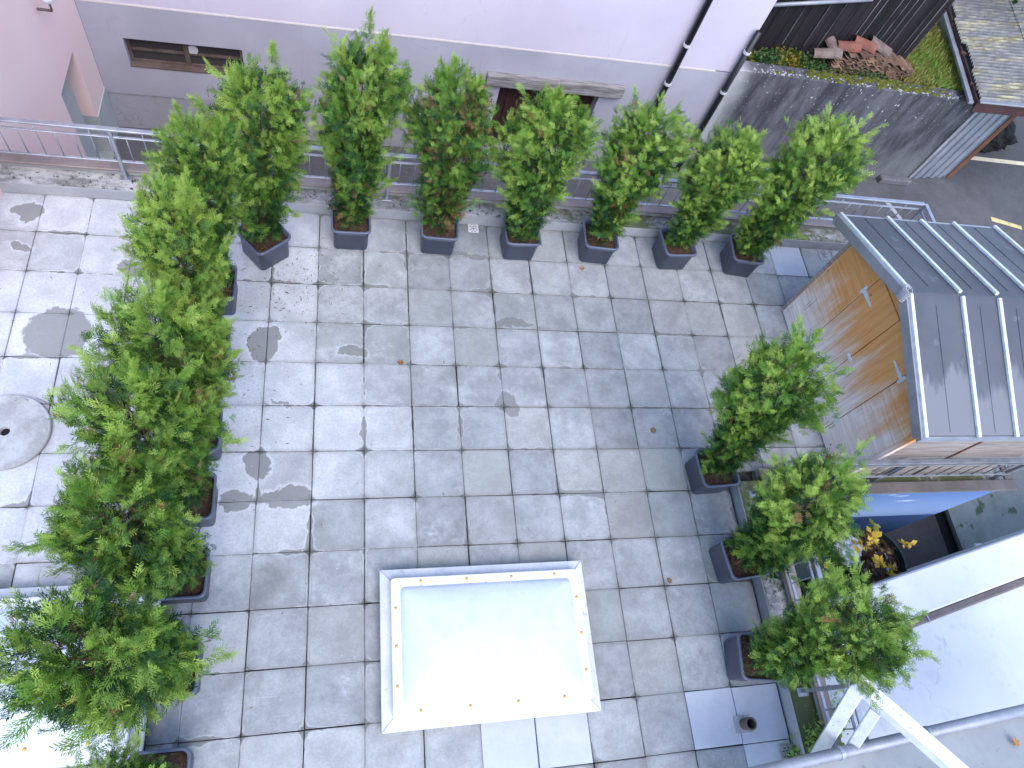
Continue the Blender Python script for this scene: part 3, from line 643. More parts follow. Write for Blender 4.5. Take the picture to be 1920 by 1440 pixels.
# roof slopes
for (ya, yb) in ((ey1, ry), (ey0, ry)):
    th = .03
    vs = [(rx0, ya, ez), (rx1, ya, ez), (rx1, yb, rz), (rx0, yb, rz)]
    vs2 = [(x, y, z - th) for x, y, z in vs]
    rs = MB().add(vs + vs2, [(0, 1, 2, 3), (7, 6, 5, 4), (0, 4, 5, 1), (1, 5, 6, 2), (2, 6, 7, 3), (3, 7, 4, 0)]).build('roof_slope', 'roofskin', G)
    sgn = 1 if ya > ry else -1
    dirv = Vector((0, yb - ya, rz - ez)).normalized()
    for i, x in enumerate((6.285, 6.92, 7.39, 7.86, 8.47)):
        p0 = Vector((x, ya, ez)) - dirv * .02; p1 = Vector((x, yb, rz)) - dirv * .02
        nrm = Vector((0, sgn * (rz - ez), abs(yb - ya))).normalized()
        wd = .038
        MB().bar(p0 + nrm * .0185, p1 + nrm * .0185, wd, .036, nrm).build('roof_batten', 'pale_metal', rs, bevel=.005)
    for x in (6.60, 7.15, 7.62, 8.15):
        p0 = Vector((x, ya, ez)) + dirv * .03; p1 = Vector((x, yb, rz)) - dirv * .12; nrm = Vector((0, sgn * (rz - ez), abs(yb - ya))).normalized()
        MB().bar(p0 + nrm * .003, p1 + nrm * .003, .012, .005, nrm).build('sheet_seam', 'roofskin', rs)
    # verge board on the gable end
    MB().bar(Vector((rx0 - .014, ya, ez - .055)), Vector((rx0 - .014, yb, rz - .055)), .026, .115, nrm).build('verge_board', 'zinc', G, bevel=.003)
    MB().bar(Vector((rx0 - .02, ya + .02 * sgn, ez - .05)), Vector((rx1, ya + .02 * sgn, ez - .05)), .03, .07).build('eaves_trim', 'zinc', G)
mb = MB()
for i in range(7):
    c0 = Vector((6.235, -1.625 - i * .003, 2.035 - i * .021)); pts = []
    for j in range(14):
        a = 2 * math.pi * j / 14; pts.append(c0 + Vector((math.sin(a) * .035, math.cos(a) * .055, 0)))
    for j in range(14): mb.cyl(pts[j], pts[(j + 1) % 14], .007, 5, caps=False)
mb.build('ridge_coil', 'drainmetal', G)

# ================================================================ BLUE MURAL WALL AND COURTYARD
tag(B(5.365, 8.66, -3.10, -3.055, ZG + .16, .20).build('painted_wall', 'mural'), 'wall painted sky blue with small clouds and a navy band below the terrace', 'wall')
pwall = bpy.data.objects['painted_wall']
MB().box(5.365, 8.68, -3.13, -3.056, ZG, ZG + .155).build('base_plinth', 'flashing', pwall)
tag(MB().prism([(5.4, -9), (10.25, -9), (10.25, -2.2), (8.7, -2.2), (8.7, -3.14), (5.4, -3.14)], ZG + .0005, ZG + .008).build('courtyard_floor', 'brownfloor'), kind='structure')
tag(MB().prism([(10.45, -9), (40, -9), (40, 2.0), (9.0, 2.0), (9.0, .9), (10.45, -2.2)], ZG + .0005, ZG + .09).build('mossy_yard', 'mossconc'), kind='structure')
tag(B(10.25, 10.45, -9, -2.2, ZG + .001, ZG + .012).build('drain_channel', 'darkhole'), kind='structure')
tag(B(10.40, 10.47, -9, -1.6, ZG + .0915, ZG + .15).build('yard_kerb', 'mossconc'), kind='structure')
o = B(-.09, .09, -.12, .12, 0, .25).build('utility_box', 'lamp', bevel=.02); o.location = (10.55, -3.38, ZG + .09); tag(o, 'small white box on the mossy yard beside the white roof', 'box')

# white flat roofed building
WB = thing('white_building', 'white flat roofed building with brown gutter at the lower right', 'building', (7.51, -3.93, 0), math.atan2(.48, 2.26))
B(-2.0, 7, -.50, 0, ZG, -.80).build('parapet_wall', 'white', WB, bevel=.02)
gt = MB().box(-2.0, 7, -.60, -.5005, -1.1, -.86).build('gutter', 'gutterbrown', WB, bevel=.02)
for u in (.2, 2.4): MB().box(u, u + .02, -.605, -.4995, -.865, -.852).build('gutter_joint', 'galv', gt)
B(-1.85, 7, -5, -.6005, ZG, -.93).build('roof_slab', 'white', WB, bevel=.01)

# own building: eave with zinc gutter and roof
RE = thing('roof_eave', 'grey roof edge with round zinc gutter in the lower right corner', 'roof')
e0, e1 = Vector((3.85, -5.665, 1.0)), Vector((9.0, -5.285, 1.0)); ed = (e1 - e0).normalized(); en = Vector((ed.y, -ed.x, 0))
gutter = MB().cyl(e0, e1, .048, 16).build('gutter', 'zinc', RE, smooth=True)
for t in (.95, 1.85, 3.2):
    p = e0 + ed * t; MB().cyl(p - ed * .018, p + ed * .018, .054, 16).bar(p + Vector((0, 0, -.03)), p + en * .10 + Vector((0, 0, -.06)), .02, .008).build('gutter_bracket', 'galv', gutter)
q0, q1 = e0 + en * .045, e1 + en * .045
poly = [q0, q1, q1 + en * 1.6 + Vector((0, 0, .5)), q0 + en * 1.6 + Vector((0, 0, .5))]
MB().add([p + Vector((0, 0, -.02)) for p in poly] + [p + Vector((0, 0, -.08)) for p in poly], [(0, 1, 2, 3), (7, 6, 5, 4), (0, 4, 5, 1), (1, 5, 6, 2), (2, 6, 7, 3), (3, 7, 4, 0)]).build('roof_slab', 'roofgrey', RE)

# white steel frame
FR = thing('steel_frame', 'white painted square steel frame rising behind the zinc gutter', 'frame')
c = Vector((4.711, -5.105, 1.60)); b1 = Vector((5.20, -5.68, 1.68)); b2 = Vector((5.8, -6.38, 1.78))
upv = Vector((0, 0, 1))
MB().bar(c + (c - b2).normalized() * .045, b2, .11, .11).build('beam', 'whitesteel', FR, bevel=.006)
f1 = Vector((4.955, -5.72, .30))
dn = (f1 - c).normalized(); sid = (b2 - c).normalized()
MB().bar(c + dn * .05, f1, .11, .11, sid).build('leg', 'whitesteel', FR, bevel=.006)
o2 = sid * .19
MB().bar(c + o2 + dn * .10, f1 + o2 + Vector((.05, .0, -.05)), .085, .085, sid).build('brace', 'whitesteel', FR, bevel=.006)

# ================================================================ SKYLIGHTS
def skylight(x0, x1, y0, y1, label):
    t = thing('skylight', label, 'skylight', ((x0 + x1) / 2, (y0 + y1) / 2, 0), 0, 'dome skylights in the terrace')
    hx, hy = (x1 - x0) / 2, (y1 - y0) / 2
    def ring(ex, ey, z): return [(-ex, -ey, z), (ex, -ey, z), (ex, ey, z), (-ex, ey, z)]
    MB().rings([ring(hx - .012, hy - .012, -.04), ring(hx - .012, hy - .012, .118)]).build('kerb_side', 'joint', t)
    MB().rings([ring(hx, hy, .118), ring(hx, hy, .146), ring(hx - .10, hy - .105, .165), ring(hx - .10, hy - .105, .232)], cap0=False).build('upstand', 'dirtyframe', t, bevel=.004)
    for sx in (-1, 1):
        for sy in (-1, 1):
            MB().bar((sx * (hx - .002), sy * (hy - .002), .148), (sx * (hx - .10), sy * (hy - .105), .167), .008, .004).build('corner_seam', 'flashing', t)
    fx, fy = hx - .09, hy - .10
    n = 24
    def rr(ex, ey, z, rad):
        pts = []
        for (cx, cy, a0) in ((ex - rad, ey - rad, 0), (-ex + rad, ey - rad, 90), (-ex + rad, -ey + rad, 180), (ex - rad, -ey + rad, 270)):
            for k in range(6):
                a = R_(a0 + 18 * k); pts.append((cx + rad * math.cos(a), cy + rad * math.sin(a), z))
        return pts
    MB().rings([rr(fx, fy, .232, .03), rr(fx, fy, .250, .03), rr(fx - .006, fy - .006, .256, .03), rr(fx - .085, fy - .085, .256, .04)], cap0=False).build('flange', 'skyframe', t, smooth=False)
    prof = [(.084, .2555), (.092, .268), (.12, .287), (.20, .316), (.30, .336), (.42, .346)]
    rings = [rr(fx - a, fy - a, z, min(.04 + max(0, a - .092) * .6, fy - a - .004)) for a, z in prof]
    MB().rings(rings, cap1=True).build('dome', 'dome', t, smooth=True)
    capm = MB(); capm.rings([[(r * math.cos(a), r * math.sin(a), z) for a in np.linspace(0, 2 * math.pi, 10, endpoint=False)] for r, z in ((.015, 0), (.014, .008), (.008, .014))], cap1=True)
    cm = capm.mesh('screw_cap', 'cap', smooth=True)
    ex, ey = fx - .042, fy - .042
    for i in range(4):
        for sy in (-1, 1): link('screw_cap', cm, t, ((-.75 + i * .5) * ex + .02 * sy, sy * ey, .2565))
    for i in range(3):
        for sx in (-1, 1): link('screw_cap', cm, t, (sx * ex, (-.62 + i * .6) * ey, .2565))
    return t
skylight(1.13, 3.09, -5.09, -3.735, 'white domed skylight in the middle of the paving')
skylight(-2.65, -.70, -5.09, -3.735, 'white domed skylight half hidden under the leftmost potted conifers')

# ================================================================ SMALL TERRACE THINGS
L = thing('manhole_lid', 'round concrete lid with a centre hole at the left edge', 'lid', (-2.20, -2.30, 0))
def disc(r, z): return [(r * math.cos(a), r * math.sin(a), z) for a in np.linspace(0, 2 * math.pi, 48, endpoint=False)]
MB().rings([disc(.365, .006), disc(.37, .04), disc(.362, .05), disc(.045, .052), disc(.04, .02)], cap0=True, cap1=True).build('lid_disc', 'lidconc', L)
MB().rings([disc(.038, .0202), disc(.036, .0215)], cap1=True).build('lift_hole', 'darkhole', L)
mb = MB()
for i in range(8):
    a0, a1 = math.pi * i / 8, math.pi * (i + 1) / 8; mb.cyl((.08 + .05 * math.cos(a0), .31, .05 + .035 * math.sin(a0)), (.08 + .05 * math.cos(a1), .31, .05 + .035 * math.sin(a1)), .006, 6)
mb.build('lift_ring', 'drainmetal', L)
def drain(label, x, y, mat, s=.065):
    t = thing('floor_drain', label, 'drain', (x, y, .002), 0, 'floor drains')
    B(-s, s, -s, s, 0, .008).build('plate', mat, t, bevel=.003)
    sl = MB().box(-.011, .011, -.004, .004, .0082, .0092).mesh('slot', 'darkhole')
    for i in range(5):
        for j in range(3 if i % 2 else 2):
            link('slot', sl, t, ((j - (1 if i % 2 else .5)) * .038, (-2 + i) * .024, 0), random.choice((0, .8, -.8)) if mat == 'drainplastic' else 0)
    MB().cyl((0, .0, .0083), (0, 0, .0095), .008, 8).build('screw_hole', 'darkhole', t)
drain('small white plastic floor drain beside a potted conifer below the parapet', 2.335, .435, 'drainplastic')
drain('grey metal floor drain set in the pale slab beside the timber shed', 7.36, .39, 'drainmetal', .085)
drain('grey metal floor drain beside the parapet above the zinc gutter', 4.935, -5.62, 'drainmetal', .08)
VP = thing('vent_pipe', 'short dark open vent pipe standing on a pale slab', 'pipe', (4.55, -5.33, 0))
def ringc(r, z): return [(r * math.cos(a), r * math.sin(a), z) for a in np.linspace(0, 2 * math.pi, 24, endpoint=False)]
MB().rings([ringc(.050, .004), ringc(.050, .10), ringc(.058, .10), ringc(.058, .14), ringc(.045, .14), ringc(.045, .02)], cap1=False).build('pipe_body', 'brownframe', VP, smooth=False)
MB().rings([ringc(.044, .03), ringc(.03, .032)], cap1=True).build('pipe_bore', 'darkhole', VP)
B(-.10, .075, -.075, .075, .003, .007).build('patch_plate', 'flashing', VP)

# ---------------------------------------------------------------- foliage generators
def leafquad(a, b, w_, nrm):
    return a, b, w_, nrm
def frond_template(seed):
    """flat lacy spray, quads in local (x = along, y = sideways, z = droop)"""
    r = np.random.default_rng(seed); Q = []
    def kite(p, a, ln, wd):
        d_ = np.array([math.cos(a), math.sin(a)]); s = np.array([-d_[1], d_[0]]); p = np.array(p, float)
        Q.append([p - s * wd * .35, p + d_ * ln * .55 + s * wd, p + d_ * ln, p + d_ * ln * .55 - s * wd]); return p, d_
    kite((0, 0), 0, 1.0, .026)
    for i in range(5):
        t = .08 + .18 * i
        for sg in (-1, 1):
            ln = (.50 - .065 * i) * r.uniform(.7, 1.2); a = math.radians(r.uniform(34, 52)) * sg
            p, d_ = kite((t + (.06 if sg > 0 else 0), 0), a, ln, .029)
            if i < 3: kite(p + d_ * ln * .36, a - sg * math.radians(42), ln * .52, .025)
    Q = np.array(Q); q = Q.reshape(-1, 2); z = -.22 * q[:, 0] ** 2 + .22 * np.abs(q[:, 1]) * r.uniform(-.6, 1)
    return np.c_[q, z]
FT = [frond_template(i) for i in range(4)]
def fronds(pos, dirs, nrm, size, val, jitter=.08):
    """place fronds: arrays (n,3)"""
    out_v = []; out_a = []
    dirs = dirs / np.linalg.norm(dirs, axis=1, keepdims=True)
    side = np.cross(nrm, dirs); side /= np.linalg.norm(side, axis=1, keepdims=True) + 1e-9
    nn_ = np.cross(dirs, side)
    k = rng.integers(0, len(FT), len(pos))
    for i in range(len(FT)):
        m = k == i
        if not m.any(): continue
        T = FT[i]
        P_ = pos[m][:, None, :] + size[m][:, None, None] * (T[None, :, 0:1] * dirs[m][:, None, :] + T[None, :, 1:2] * side[m][:, None, :] + T[None, :, 2:3] * nn_[m][:, None, :])
        tipb = np.clip(T[:, 0], 0, 1)
        out_v.append(P_.reshape(-1, 3)); out_a.append((np.where(val[m][:, None] < .05, val[m][:, None], val[m][:, None] + .14 * (tipb[None, :] - .4))).ravel())
    V = np.concatenate(out_v); A = np.concatenate(out_a); F = np.arange(len(V)).reshape(-1, 4)
    return V, F, A

def conifer_crown(h, top, seed, rlow, rup, nb=400, per=11, hue=0.0, leaders=3):
    """crown from z=0 (soil) to h: branch ends spread over an uneven column, each a cluster of sprays"""
    r = np.random.default_rng(seed); ph = r.uniform(0, 6.28, 8); am = r.uniform(.5, 1.0, 8)
    P_, D_, N_, S_, V_ = [], [], [], [], []
    PT = [0, .06, .18, .36, .55, .72, .84, .93, 1.0]; q_ = r.uniform(-1, 1, 4)
    PRF = [.08, .15, .22 + .02 * q_[0], .25 + .03 * q_[1], .33 + .03 * q_[2], .38, .36 + .03 * q_[3], .26, .12]
    def axis(t): return np.array([top[0] * t ** 1.3, top[1] * t ** 1.3, t * h])
    def radius(t, th):
        b = float(np.interp(t, PT, PRF)) * (rup / .38)
        return b * (1 + .19 * (am[0] * math.sin(2 * th + ph[0] + 4 * t) + am[1] * math.sin(3 * th + ph[1] - 9 * t) + am[2] * math.sin(th + ph[2] + 14 * t)))
    for b in range(nb):
        t = .03 + .94 * ((b + r.uniform(0, 1)) / nb) ** .86; th = b * 2.39996 + r.uniform(-.6, .6)
        R0 = radius(t, th) * r.uniform(.72, 1.12); rad = np.array([math.cos(th), math.sin(th), 0])
        el = math.radians(min(80, r.normal(30 + 28 * t, 12)))
        dv = rad * math.cos(el) + np.array([0, 0, 1]) * math.sin(el); dv /= np.linalg.norm(dv)
        tip = axis(t) + rad * R0; ln = R0 * .85 + .05
        n = int(per * r.uniform(.7, 1.25) * (R0 / .32) ** .8); n = max(5, n)
        s = 1 - r.uniform(0, 1, n) ** 1.5 * .75
        pos = tip[None] - dv[None] * (ln * (1 - s))[:, None] + r.normal(0, .030, (n, 3)) * (1.3 - s * .5)[:, None]
        rd = r.normal(0, 1, (n, 3)); rd -= (rd @ dv)[:, None] * dv[None]; rd /= np.linalg.norm(rd, axis=1, keepdims=True)
        dd_ = dv[None] + rd * r.uniform(.25, 1.0, n)[:, None] + np.array([0, 0, .15])
        sz = r.uniform(.085, .145, n) * (1.1 - .25 * s)
        tang = np.array([-math.sin(th), math.cos(th), 0])
        nrm = tang[None] * .6 + rad[None] * .5 + r.normal(0, .5, (n, 3))
        br = .31 + .40 * t + r.normal(0, .17) + hue + .10 * math.sin(3 * th + ph[6] + 6 * t)  # yellower tops; the shade lower down is put into the spray colour
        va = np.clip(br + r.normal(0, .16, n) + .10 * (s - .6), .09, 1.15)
        if r.uniform() < .014: va[r.uniform(0, 1, n) < .6] = r.uniform(0, .04)
        va[r.uniform(0, 1, n) < .006] = .02
        P_.append(pos - dd_ / np.linalg.norm(dd_, axis=1, keepdims=True) * sz[:, None] * .4); D_.append(dd_); N_.append(nrm); S_.append(sz); V_.append(va)
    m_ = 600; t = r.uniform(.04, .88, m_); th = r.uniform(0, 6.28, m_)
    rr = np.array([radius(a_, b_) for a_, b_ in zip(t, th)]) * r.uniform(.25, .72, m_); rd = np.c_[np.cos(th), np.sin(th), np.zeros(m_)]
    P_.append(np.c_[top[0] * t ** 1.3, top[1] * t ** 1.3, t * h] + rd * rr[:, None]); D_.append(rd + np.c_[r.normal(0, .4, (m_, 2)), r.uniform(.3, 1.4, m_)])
    N_.append(r.normal(0, 1, (m_, 3))); S_.append(r.uniform(.10, .16, m_)); V_.append(np.clip(.13 + r.normal(0, .05, m_), .09, 1))  # inner sprays coloured dark for the shade deep in the crown
    for k in range(leaders + 16):
        lead = k < leaders
        a = r.uniform(0, 6.28); t0 = r.uniform(.80, .95) if lead else r.uniform(.15, .92)
        b0 = axis(t0); ro = r.uniform(.02, rup * .5) if lead else radius(t0, a) * .95
        b0 = b0 + np.array([np.cos(a) * ro, np.sin(a) * ro, 0]); ln = r.uniform(.16, .34) if lead else r.uniform(.10, .22); m_ = 26 if lead else 9
        o = (.2 if lead else .8); dv = np.array([np.cos(a) * o, np.sin(a) * o, 1.0 if lead else .55]); dv /= np.linalg.norm(dv)
        s_ = np.linspace(0, 1, m_); aa = r.uniform(0, 6.28, m_)
        rd = np.c_[np.cos(aa), np.sin(aa), np.zeros(m_)]; dd_ = dv + rd * (.75 * (1.15 - s_))[:, None]
        P_.append(b0 + dv * (s_ * ln)[:, None]); D_.append(dd_); N_.append(np.cross(dd_, rd + r.normal(0, .3, (m_, 3))) + 1e-3)
        S_.append(r.uniform(.085, .135, m_) * (1.1 - .4 * s_)); V_.append(np.clip(.62 + .2 * s_ + r.normal(0, .1, m_) + hue, .1, 1.1))
    return fronds(np.concatenate(P_), np.concatenate(D_), np.concatenate(N_), np.concatenate(S_), np.concatenate(V_))

# ---------------------------------------------------------------- pot (shared meshes)
def rsq(hx, rad, z, seg=5):
    pts = []
    for (sx, sy, a0) in ((1, 1, 0), (-1, 1, 90), (-1, -1, 180), (1, -1, 270)):
        for k in range(seg + 1):
            a = R_(a0 + 90 * k / seg); pts.append((sx * (hx - rad) + rad * math.cos(a), sy * (hx - rad) + rad * math.sin(a), z))
    return pts
PH = .36
pot_me = MB().rings([rsq(.150, .05, .0), rsq(.160, .055, .006), rsq(.200, .06, PH - .035), rsq(.196, .055, PH - .034), rsq(.190, .05, .02)], cap0=True, cap1=True).mesh('pot_body', 'potplastic', smooth=True)
rim_me = MB().rings([rsq(.2005, .06, PH - .036), rsq(.217, .06, PH - .034), rsq(.221, .062, PH - .006), rsq(.215, .06, PH), rsq(.198, .055, PH), rsq(.1965, .055, PH - .06)]).mesh('pot_rim', 'potplastic', smooth=True)
def soil_mesh(seed):
    r = random.Random(seed); m = MB(); n = 9; V = []; F = []
    for i in range(n):
        for j in range(n):
            x = -.192 + .384 * i / (n - 1); y = -.192 + .384 * j / (n - 1)
            k = max(abs(x), abs(y)); 
            V.append((x * .985, y * .985, PH - .075 + r.uniform(-.012, .012) + .03 * (1 - k / .19)))
    for i in range(n - 1):
        for j in range(n - 1): a = i * n + j; F.append((a, a + n, a + n + 1, a + 1))
    return m.add(V, F).mesh('soil', 'soil', smooth=True)
soils = [soil_mesh(i) for i in range(3)]
#        x, y, pot rz, top z, lean dx, dy, rlow, rup, hue, label
TR = [
 (-.07, -.12, .70, 2.50, .13, .02, .25, .39, .06, 'potted thuja whose pot is turned corner first, at the bend of the row'),
 (.85, .18, .02, 2.64, .07, .0, .26, .40, .0, 'tallest potted thuja along the railing, its thin tip crossing the cream band'),
 (1.86, .18, -.03, 2.42, -.09, .03, .27, .40, -.12, 'potted thuja just left of the small white floor drain'),
 (2.85, .17, .03, 2.27, -.10, .03, .30, .43, .02, 'bushy potted thuja under the grey lintel beam'),
 (3.86, .19, -.06, 2.26, -.03, .04, .27, .40, .0, 'potted thuja in front of the long black downpipe'),
 (4.90, .16, .05, 2.10, -.01, .03, .25, .38, .07, 'shorter potted thuja in front of the light edge of the concrete wall'),
 (5.87, .12, -.10, 2.42, .0, .02, .24, .44, .10, 'tall leaning potted thuja nearest the timber shed door side'),
 (4.70, -2.86, .06, 2.40, -.20, .30, .27, .40, -.02, 'potted thuja standing before the timber shed doors'),
 (4.77, -3.82, .10, 2.12, -.06, .20, .29, .42, .0, 'potted thuja between the shed railing and the yellow leaved shrub'),
 (4.68, -4.77, -.12, 2.20, .03, .05, .30, .385, .03, 'potted thuja leaning over the white flat roof at lower right'),
 (-.52, -.775, .0, 2.46, .16, .05, .27, .33, .05, 'potted thuja behind the bend, half hidden by its left neighbour'),
 (-.53, -1.52, .0, 2.50, .04, .02, .29, .35, .20, 'yellowish potted thuja at the top of the left row'),
 (-.53, -2.41, .0, 2.42, .03, .02, .29, .38, .10, 'potted thuja to the right of the dark round damp stain'),
 (-.53, -3.05, .0, 2.48, -.04, -.02, .29, .39, .03, 'potted thuja to the right of the round concrete lid'),
 (-.53, -3.72, .0, 2.56, -.08, -.07, .29, .39, -.03, 'potted thuja at the upper edge of the half hidden skylight'),
 (-.53, -4.47, .0, 2.72 , -.08, -.13, .31, .43, .0, 'wide potted thuja spreading over the half hidden skylight'),
 (-.53, -5.26, .0, 1.95, .06, -.10, .29, .27, .03, 'potted thuja cut off by the bottom left of the picture'),
]
CR = []
for i in range(9):
    V, F, A = conifer_crown(2.2, (0, 0), 100 + i, .27 + .01 * (i % 3), .38, 440, 11, 0, 2 + i % 4)
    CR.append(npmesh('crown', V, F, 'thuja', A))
print('crown quads', sum(len(m.polygons) for m in CR))
for i, (x, y, rz_, tz, dx, dy, rl, ru, hue, lab) in enumerate(TR):
    t = thing('potted_thuja', lab, 'potted conifer', (x, y, .0025), 0, 'thujas in slate blue pots around the terrace')
    po = link('pot', pot_me, t, (0, 0, 0), rz_); link('rim', rim_me, po); link('soil', soils[i % 3], po)
    h = tz - PH + .06
    mb = MB(); pr_ = None; K = 7; rgs = []
    for k in range(K + 1):
        s = k / K; cx, cy, cz = dx * s ** 1.3, dy * s ** 1.3, PH - .09 + s * h * .9
        rgs.append([(cx + (.022 * (1 - s) + .004) * math.cos(a), cy + (.022 * (1 - s) + .004) * math.sin(a), cz) for a in np.linspace(0, 2 * math.pi, 7, endpoint=False)])
    mb.rings(rgs, cap1=True)
    r = random.Random(i)
    for k in range(46):
        s = r.uniform(.06, .9); a = r.uniform(0, 6.28); cx, cy, cz = dx * s ** 1.3, dy * s ** 1.3, PH - .09 + s * h * .9
        ln = (rl + (ru - rl) * s) * r.uniform(.5, .85)
        mb.cyl((cx, cy, cz), (cx + ln * math.cos(a), cy + ln * math.sin(a), cz + ln * r.uniform(.4, 1.0)), .006, 4, .002, caps=False)
    mb.build('trunk', 'bark', t)
    me = CR[i % len(CR)]; kz = h / 2.2
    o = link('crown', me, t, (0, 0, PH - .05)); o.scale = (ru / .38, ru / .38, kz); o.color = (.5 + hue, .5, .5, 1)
    ax = Vector((dx, dy, h)).normalized(); o.rotation_mode = 'QUATERNION'
    o.rotation_quaternion = Vector((0, 0, 1)).rotation_difference(ax) @ Matrix.Rotation(1.7 * i, 3, 'Z').to_quaternion()

# ---------------------------------------------------------------- loose leaf clusters
def leafcloud(pos, dirs, size, val, wid=.35, fold=0.15):
    n = len(pos); dirs = dirs / np.linalg.norm(dirs, axis=1, keepdims=True)
    s = np.cross(dirs, rng.normal(0, 1, (n, 3))); s /= np.linalg.norm(s, axis=1, keepdims=True)
    nn_ = np.cross(dirs, s); L_ = size[:, None]
    V = np.stack([pos, pos + dirs * L_ * .5 + s * L_ * wid - nn_ * L_ * fold, pos + dirs * L_, pos + dirs * L_ * .5 - s * L_ * wid - nn_ * L_ * fold], 1).reshape(-1, 3)
    return V, np.arange(4 * n).reshape(-1, 4), np.repeat(val, 4)
# grass on the raised bed
n = 9000
u = rng.uniform(0, 1, n); gx = 11.0 + 1.75 * u; gy = 5.0 + rng.uniform(0, 2.6, n)
kp = (gx < 12.42 + .13 * (gy - 5) - .02) & ((gx > 11.28) | (gy < 5.55)); gx, gy = gx[kp], gy[kp]; n = len(gx)
dv = np.c_[rng.normal(0, .45, n), rng.normal(-.1, .45, n), np.ones(n)]
vv = np.clip(.55 * (np.sin(gx * 2.3 + gy * 1.1) * .5 + .5) * .6 + .25 + rng.normal(0, .2, n) + .2 * (gx - 11.8) - .16, 0, 1)
V, F, A = leafcloud(np.c_[gx, gy, np.full(n, -.521)], dv, rng.uniform(.07, .19, n), vv, .07, .02)
tag(link('grass', npmesh('grass', V, F, 'grassblade', A)), 'yellow green grass on the raised bed behind the concrete wall', 'grass', kind='stuff')
# weeds along barn foot
n = 3600; wx = rng.uniform(7.3, 10.6, n); wy = 5.0 + rng.beta(1.2, 1.6, n) * .42; kp = rng.uniform(0, 1, n) < np.clip(1.5 - .35 * (wx - 7.4), .1, 1); wx, wy = wx[kp], wy[kp]; n = len(wx)
V, F, A = leafcloud(np.c_[wx, wy, -.52 + rng.uniform(0, .13, n) * (1 - .3 * np.sin(wx * 5))], np.c_[rng.normal(0, .6, n), rng.normal(-.3, .6, n), rng.uniform(.2, 1, n)], rng.uniform(.035, .08, n),
                    np.clip(.62 + .25 * np.sin(wx * 3.1) + rng.normal(0, .17, n) - .75 * np.exp(-((wx - 8.55) / .35) ** 2), 0, 1), .38)
tag(link('weeds', npmesh('weeds', V, F, 'weed', A)), 'green and yellow weeds between barn foot and concrete wall', 'weeds', kind='stuff')
# moss cushions on wall top
mb = MB(); r = random.Random(5)
for i in range(150):
    x = r.gauss(9.7, .62) if i < 105 else r.uniform(10.6, 12.0); y = 4.74 + r.uniform(0, .24); s = r.uniform(.02, .055); zz = -.452
    mb.rings([[(x + s * q * math.cos(a) * 1.4, y + s * q * math.sin(a), zz + s * h_) for a in np.linspace(0, 2 * math.pi, 7, endpoint=False)] for q, h_ in ((1, 0), (.8, .4), (.3, .6))], cap1=True)
tag(mb.build('moss', 'moss', smooth=True), 'olive moss cushions on top of the concrete wall', 'moss', kind='stuff')
mb = MB()
for i in range(160):
    x = r.uniform(7.6, 12.2); y = 4.705 + abs(r.gauss(0, .08)); s = r.uniform(.008, .022); a0 = r.uniform(0, 6)
    mb.rings([[(x + s * q * math.cos(a + a0) * 1.3, y + s * q * math.sin(a + a0), -.452 + s * h_) for a in np.linspace(0, 2 * math.pi, 5, endpoint=False)] for q, h_ in ((1, 0), (.9, .5), (.4, .8))], cap1=True)
tag(mb.build('gravel', 'concrete'), 'small pale stones lying along the concrete wall top', 'gravel', kind='stuff')

# ---------------------------------------------------------------- pile of roof tiles
tile_me = []
for s in range(3):
    V = []; F = []; nx_ = 9
    for th in (0, -.014):
        for i in range(nx_):
            xx = -.12 + .24 * i / (nx_ - 1); zz = .016 * math.cos(i / (nx_ - 1) * 2 * math.pi * 1.5) + th
            for yy in (-.19, .19): V.append((xx, yy, zz))
    for i in range(nx_ - 1):
        a = 2 * i; b = 2 * nx_ + 2 * i; F += [(a, a + 1, a + 3, a + 2), (b, b + 2, b + 3, b + 1), (a, a + 2, b + 2, b), (a + 1, b + 1, b + 3, a + 3)]
    F += [(0, 2 * nx_, 2 * nx_ + 1, 1), (2 * nx_ - 2, 2 * nx_ - 1, 4 * nx_ - 1, 4 * nx_ - 2)]
    tile_me.append(MB().add(V, F).mesh('clay_roof_tile', 'clay'))
r = random.Random(3); cnt = 0
for st in range(9):
    px = 9.45 + st * .205; py = 5.22 + .012 * st; hN = [8, 11, 12, 12, 11, 10, 9, 7, 5][st]
    for k in range(hN):
        o = link('clay_shingle', tile_me[k % 3], None, (px + r.uniform(-.03, .03), py + r.uniform(-.03, .03), -.495 + k * .036))
        o.rotation_euler = (r.uniform(-.10, .06), r.uniform(-.13, .13), r.uniform(-.22, .22))
        tag(o, 'weathered orange clay roof tile in the pile in front of the barn', 'clay tile', 'clay tiles piled in front of the barn'); cnt += 1
def halfpipe(mat, L_=.42, rad=.10):
    V = []; F = []; n = 9
    for rr_ in (rad, rad - .015):
        for i in range(n):
            a = math.pi * i / (n - 1); taper = 1
            for s_, y in ((1.0, -L_ / 2), (.86, L_ / 2)): V.append((rr_ * s_ * math.cos(a), y, rr_ * s_ * math.sin(a)))
    for i in range(n - 1):
        a = 2 * i; b = 2 * n + 2 * i; F += [(a, a + 1, a + 3, a + 2), (b, b + 2, b + 3, b + 1), (a, a + 2, b + 2, b), (a + 1, b + 1, b + 3, a + 3)]
    F += [(0, 2 * n, 2 * n + 1, 1), (2 * n - 2, 2 * n - 1, 4 * n - 1, 4 * n - 2)]
    return MB().add(V, F).mesh('ridge_tile', mat, smooth=False)
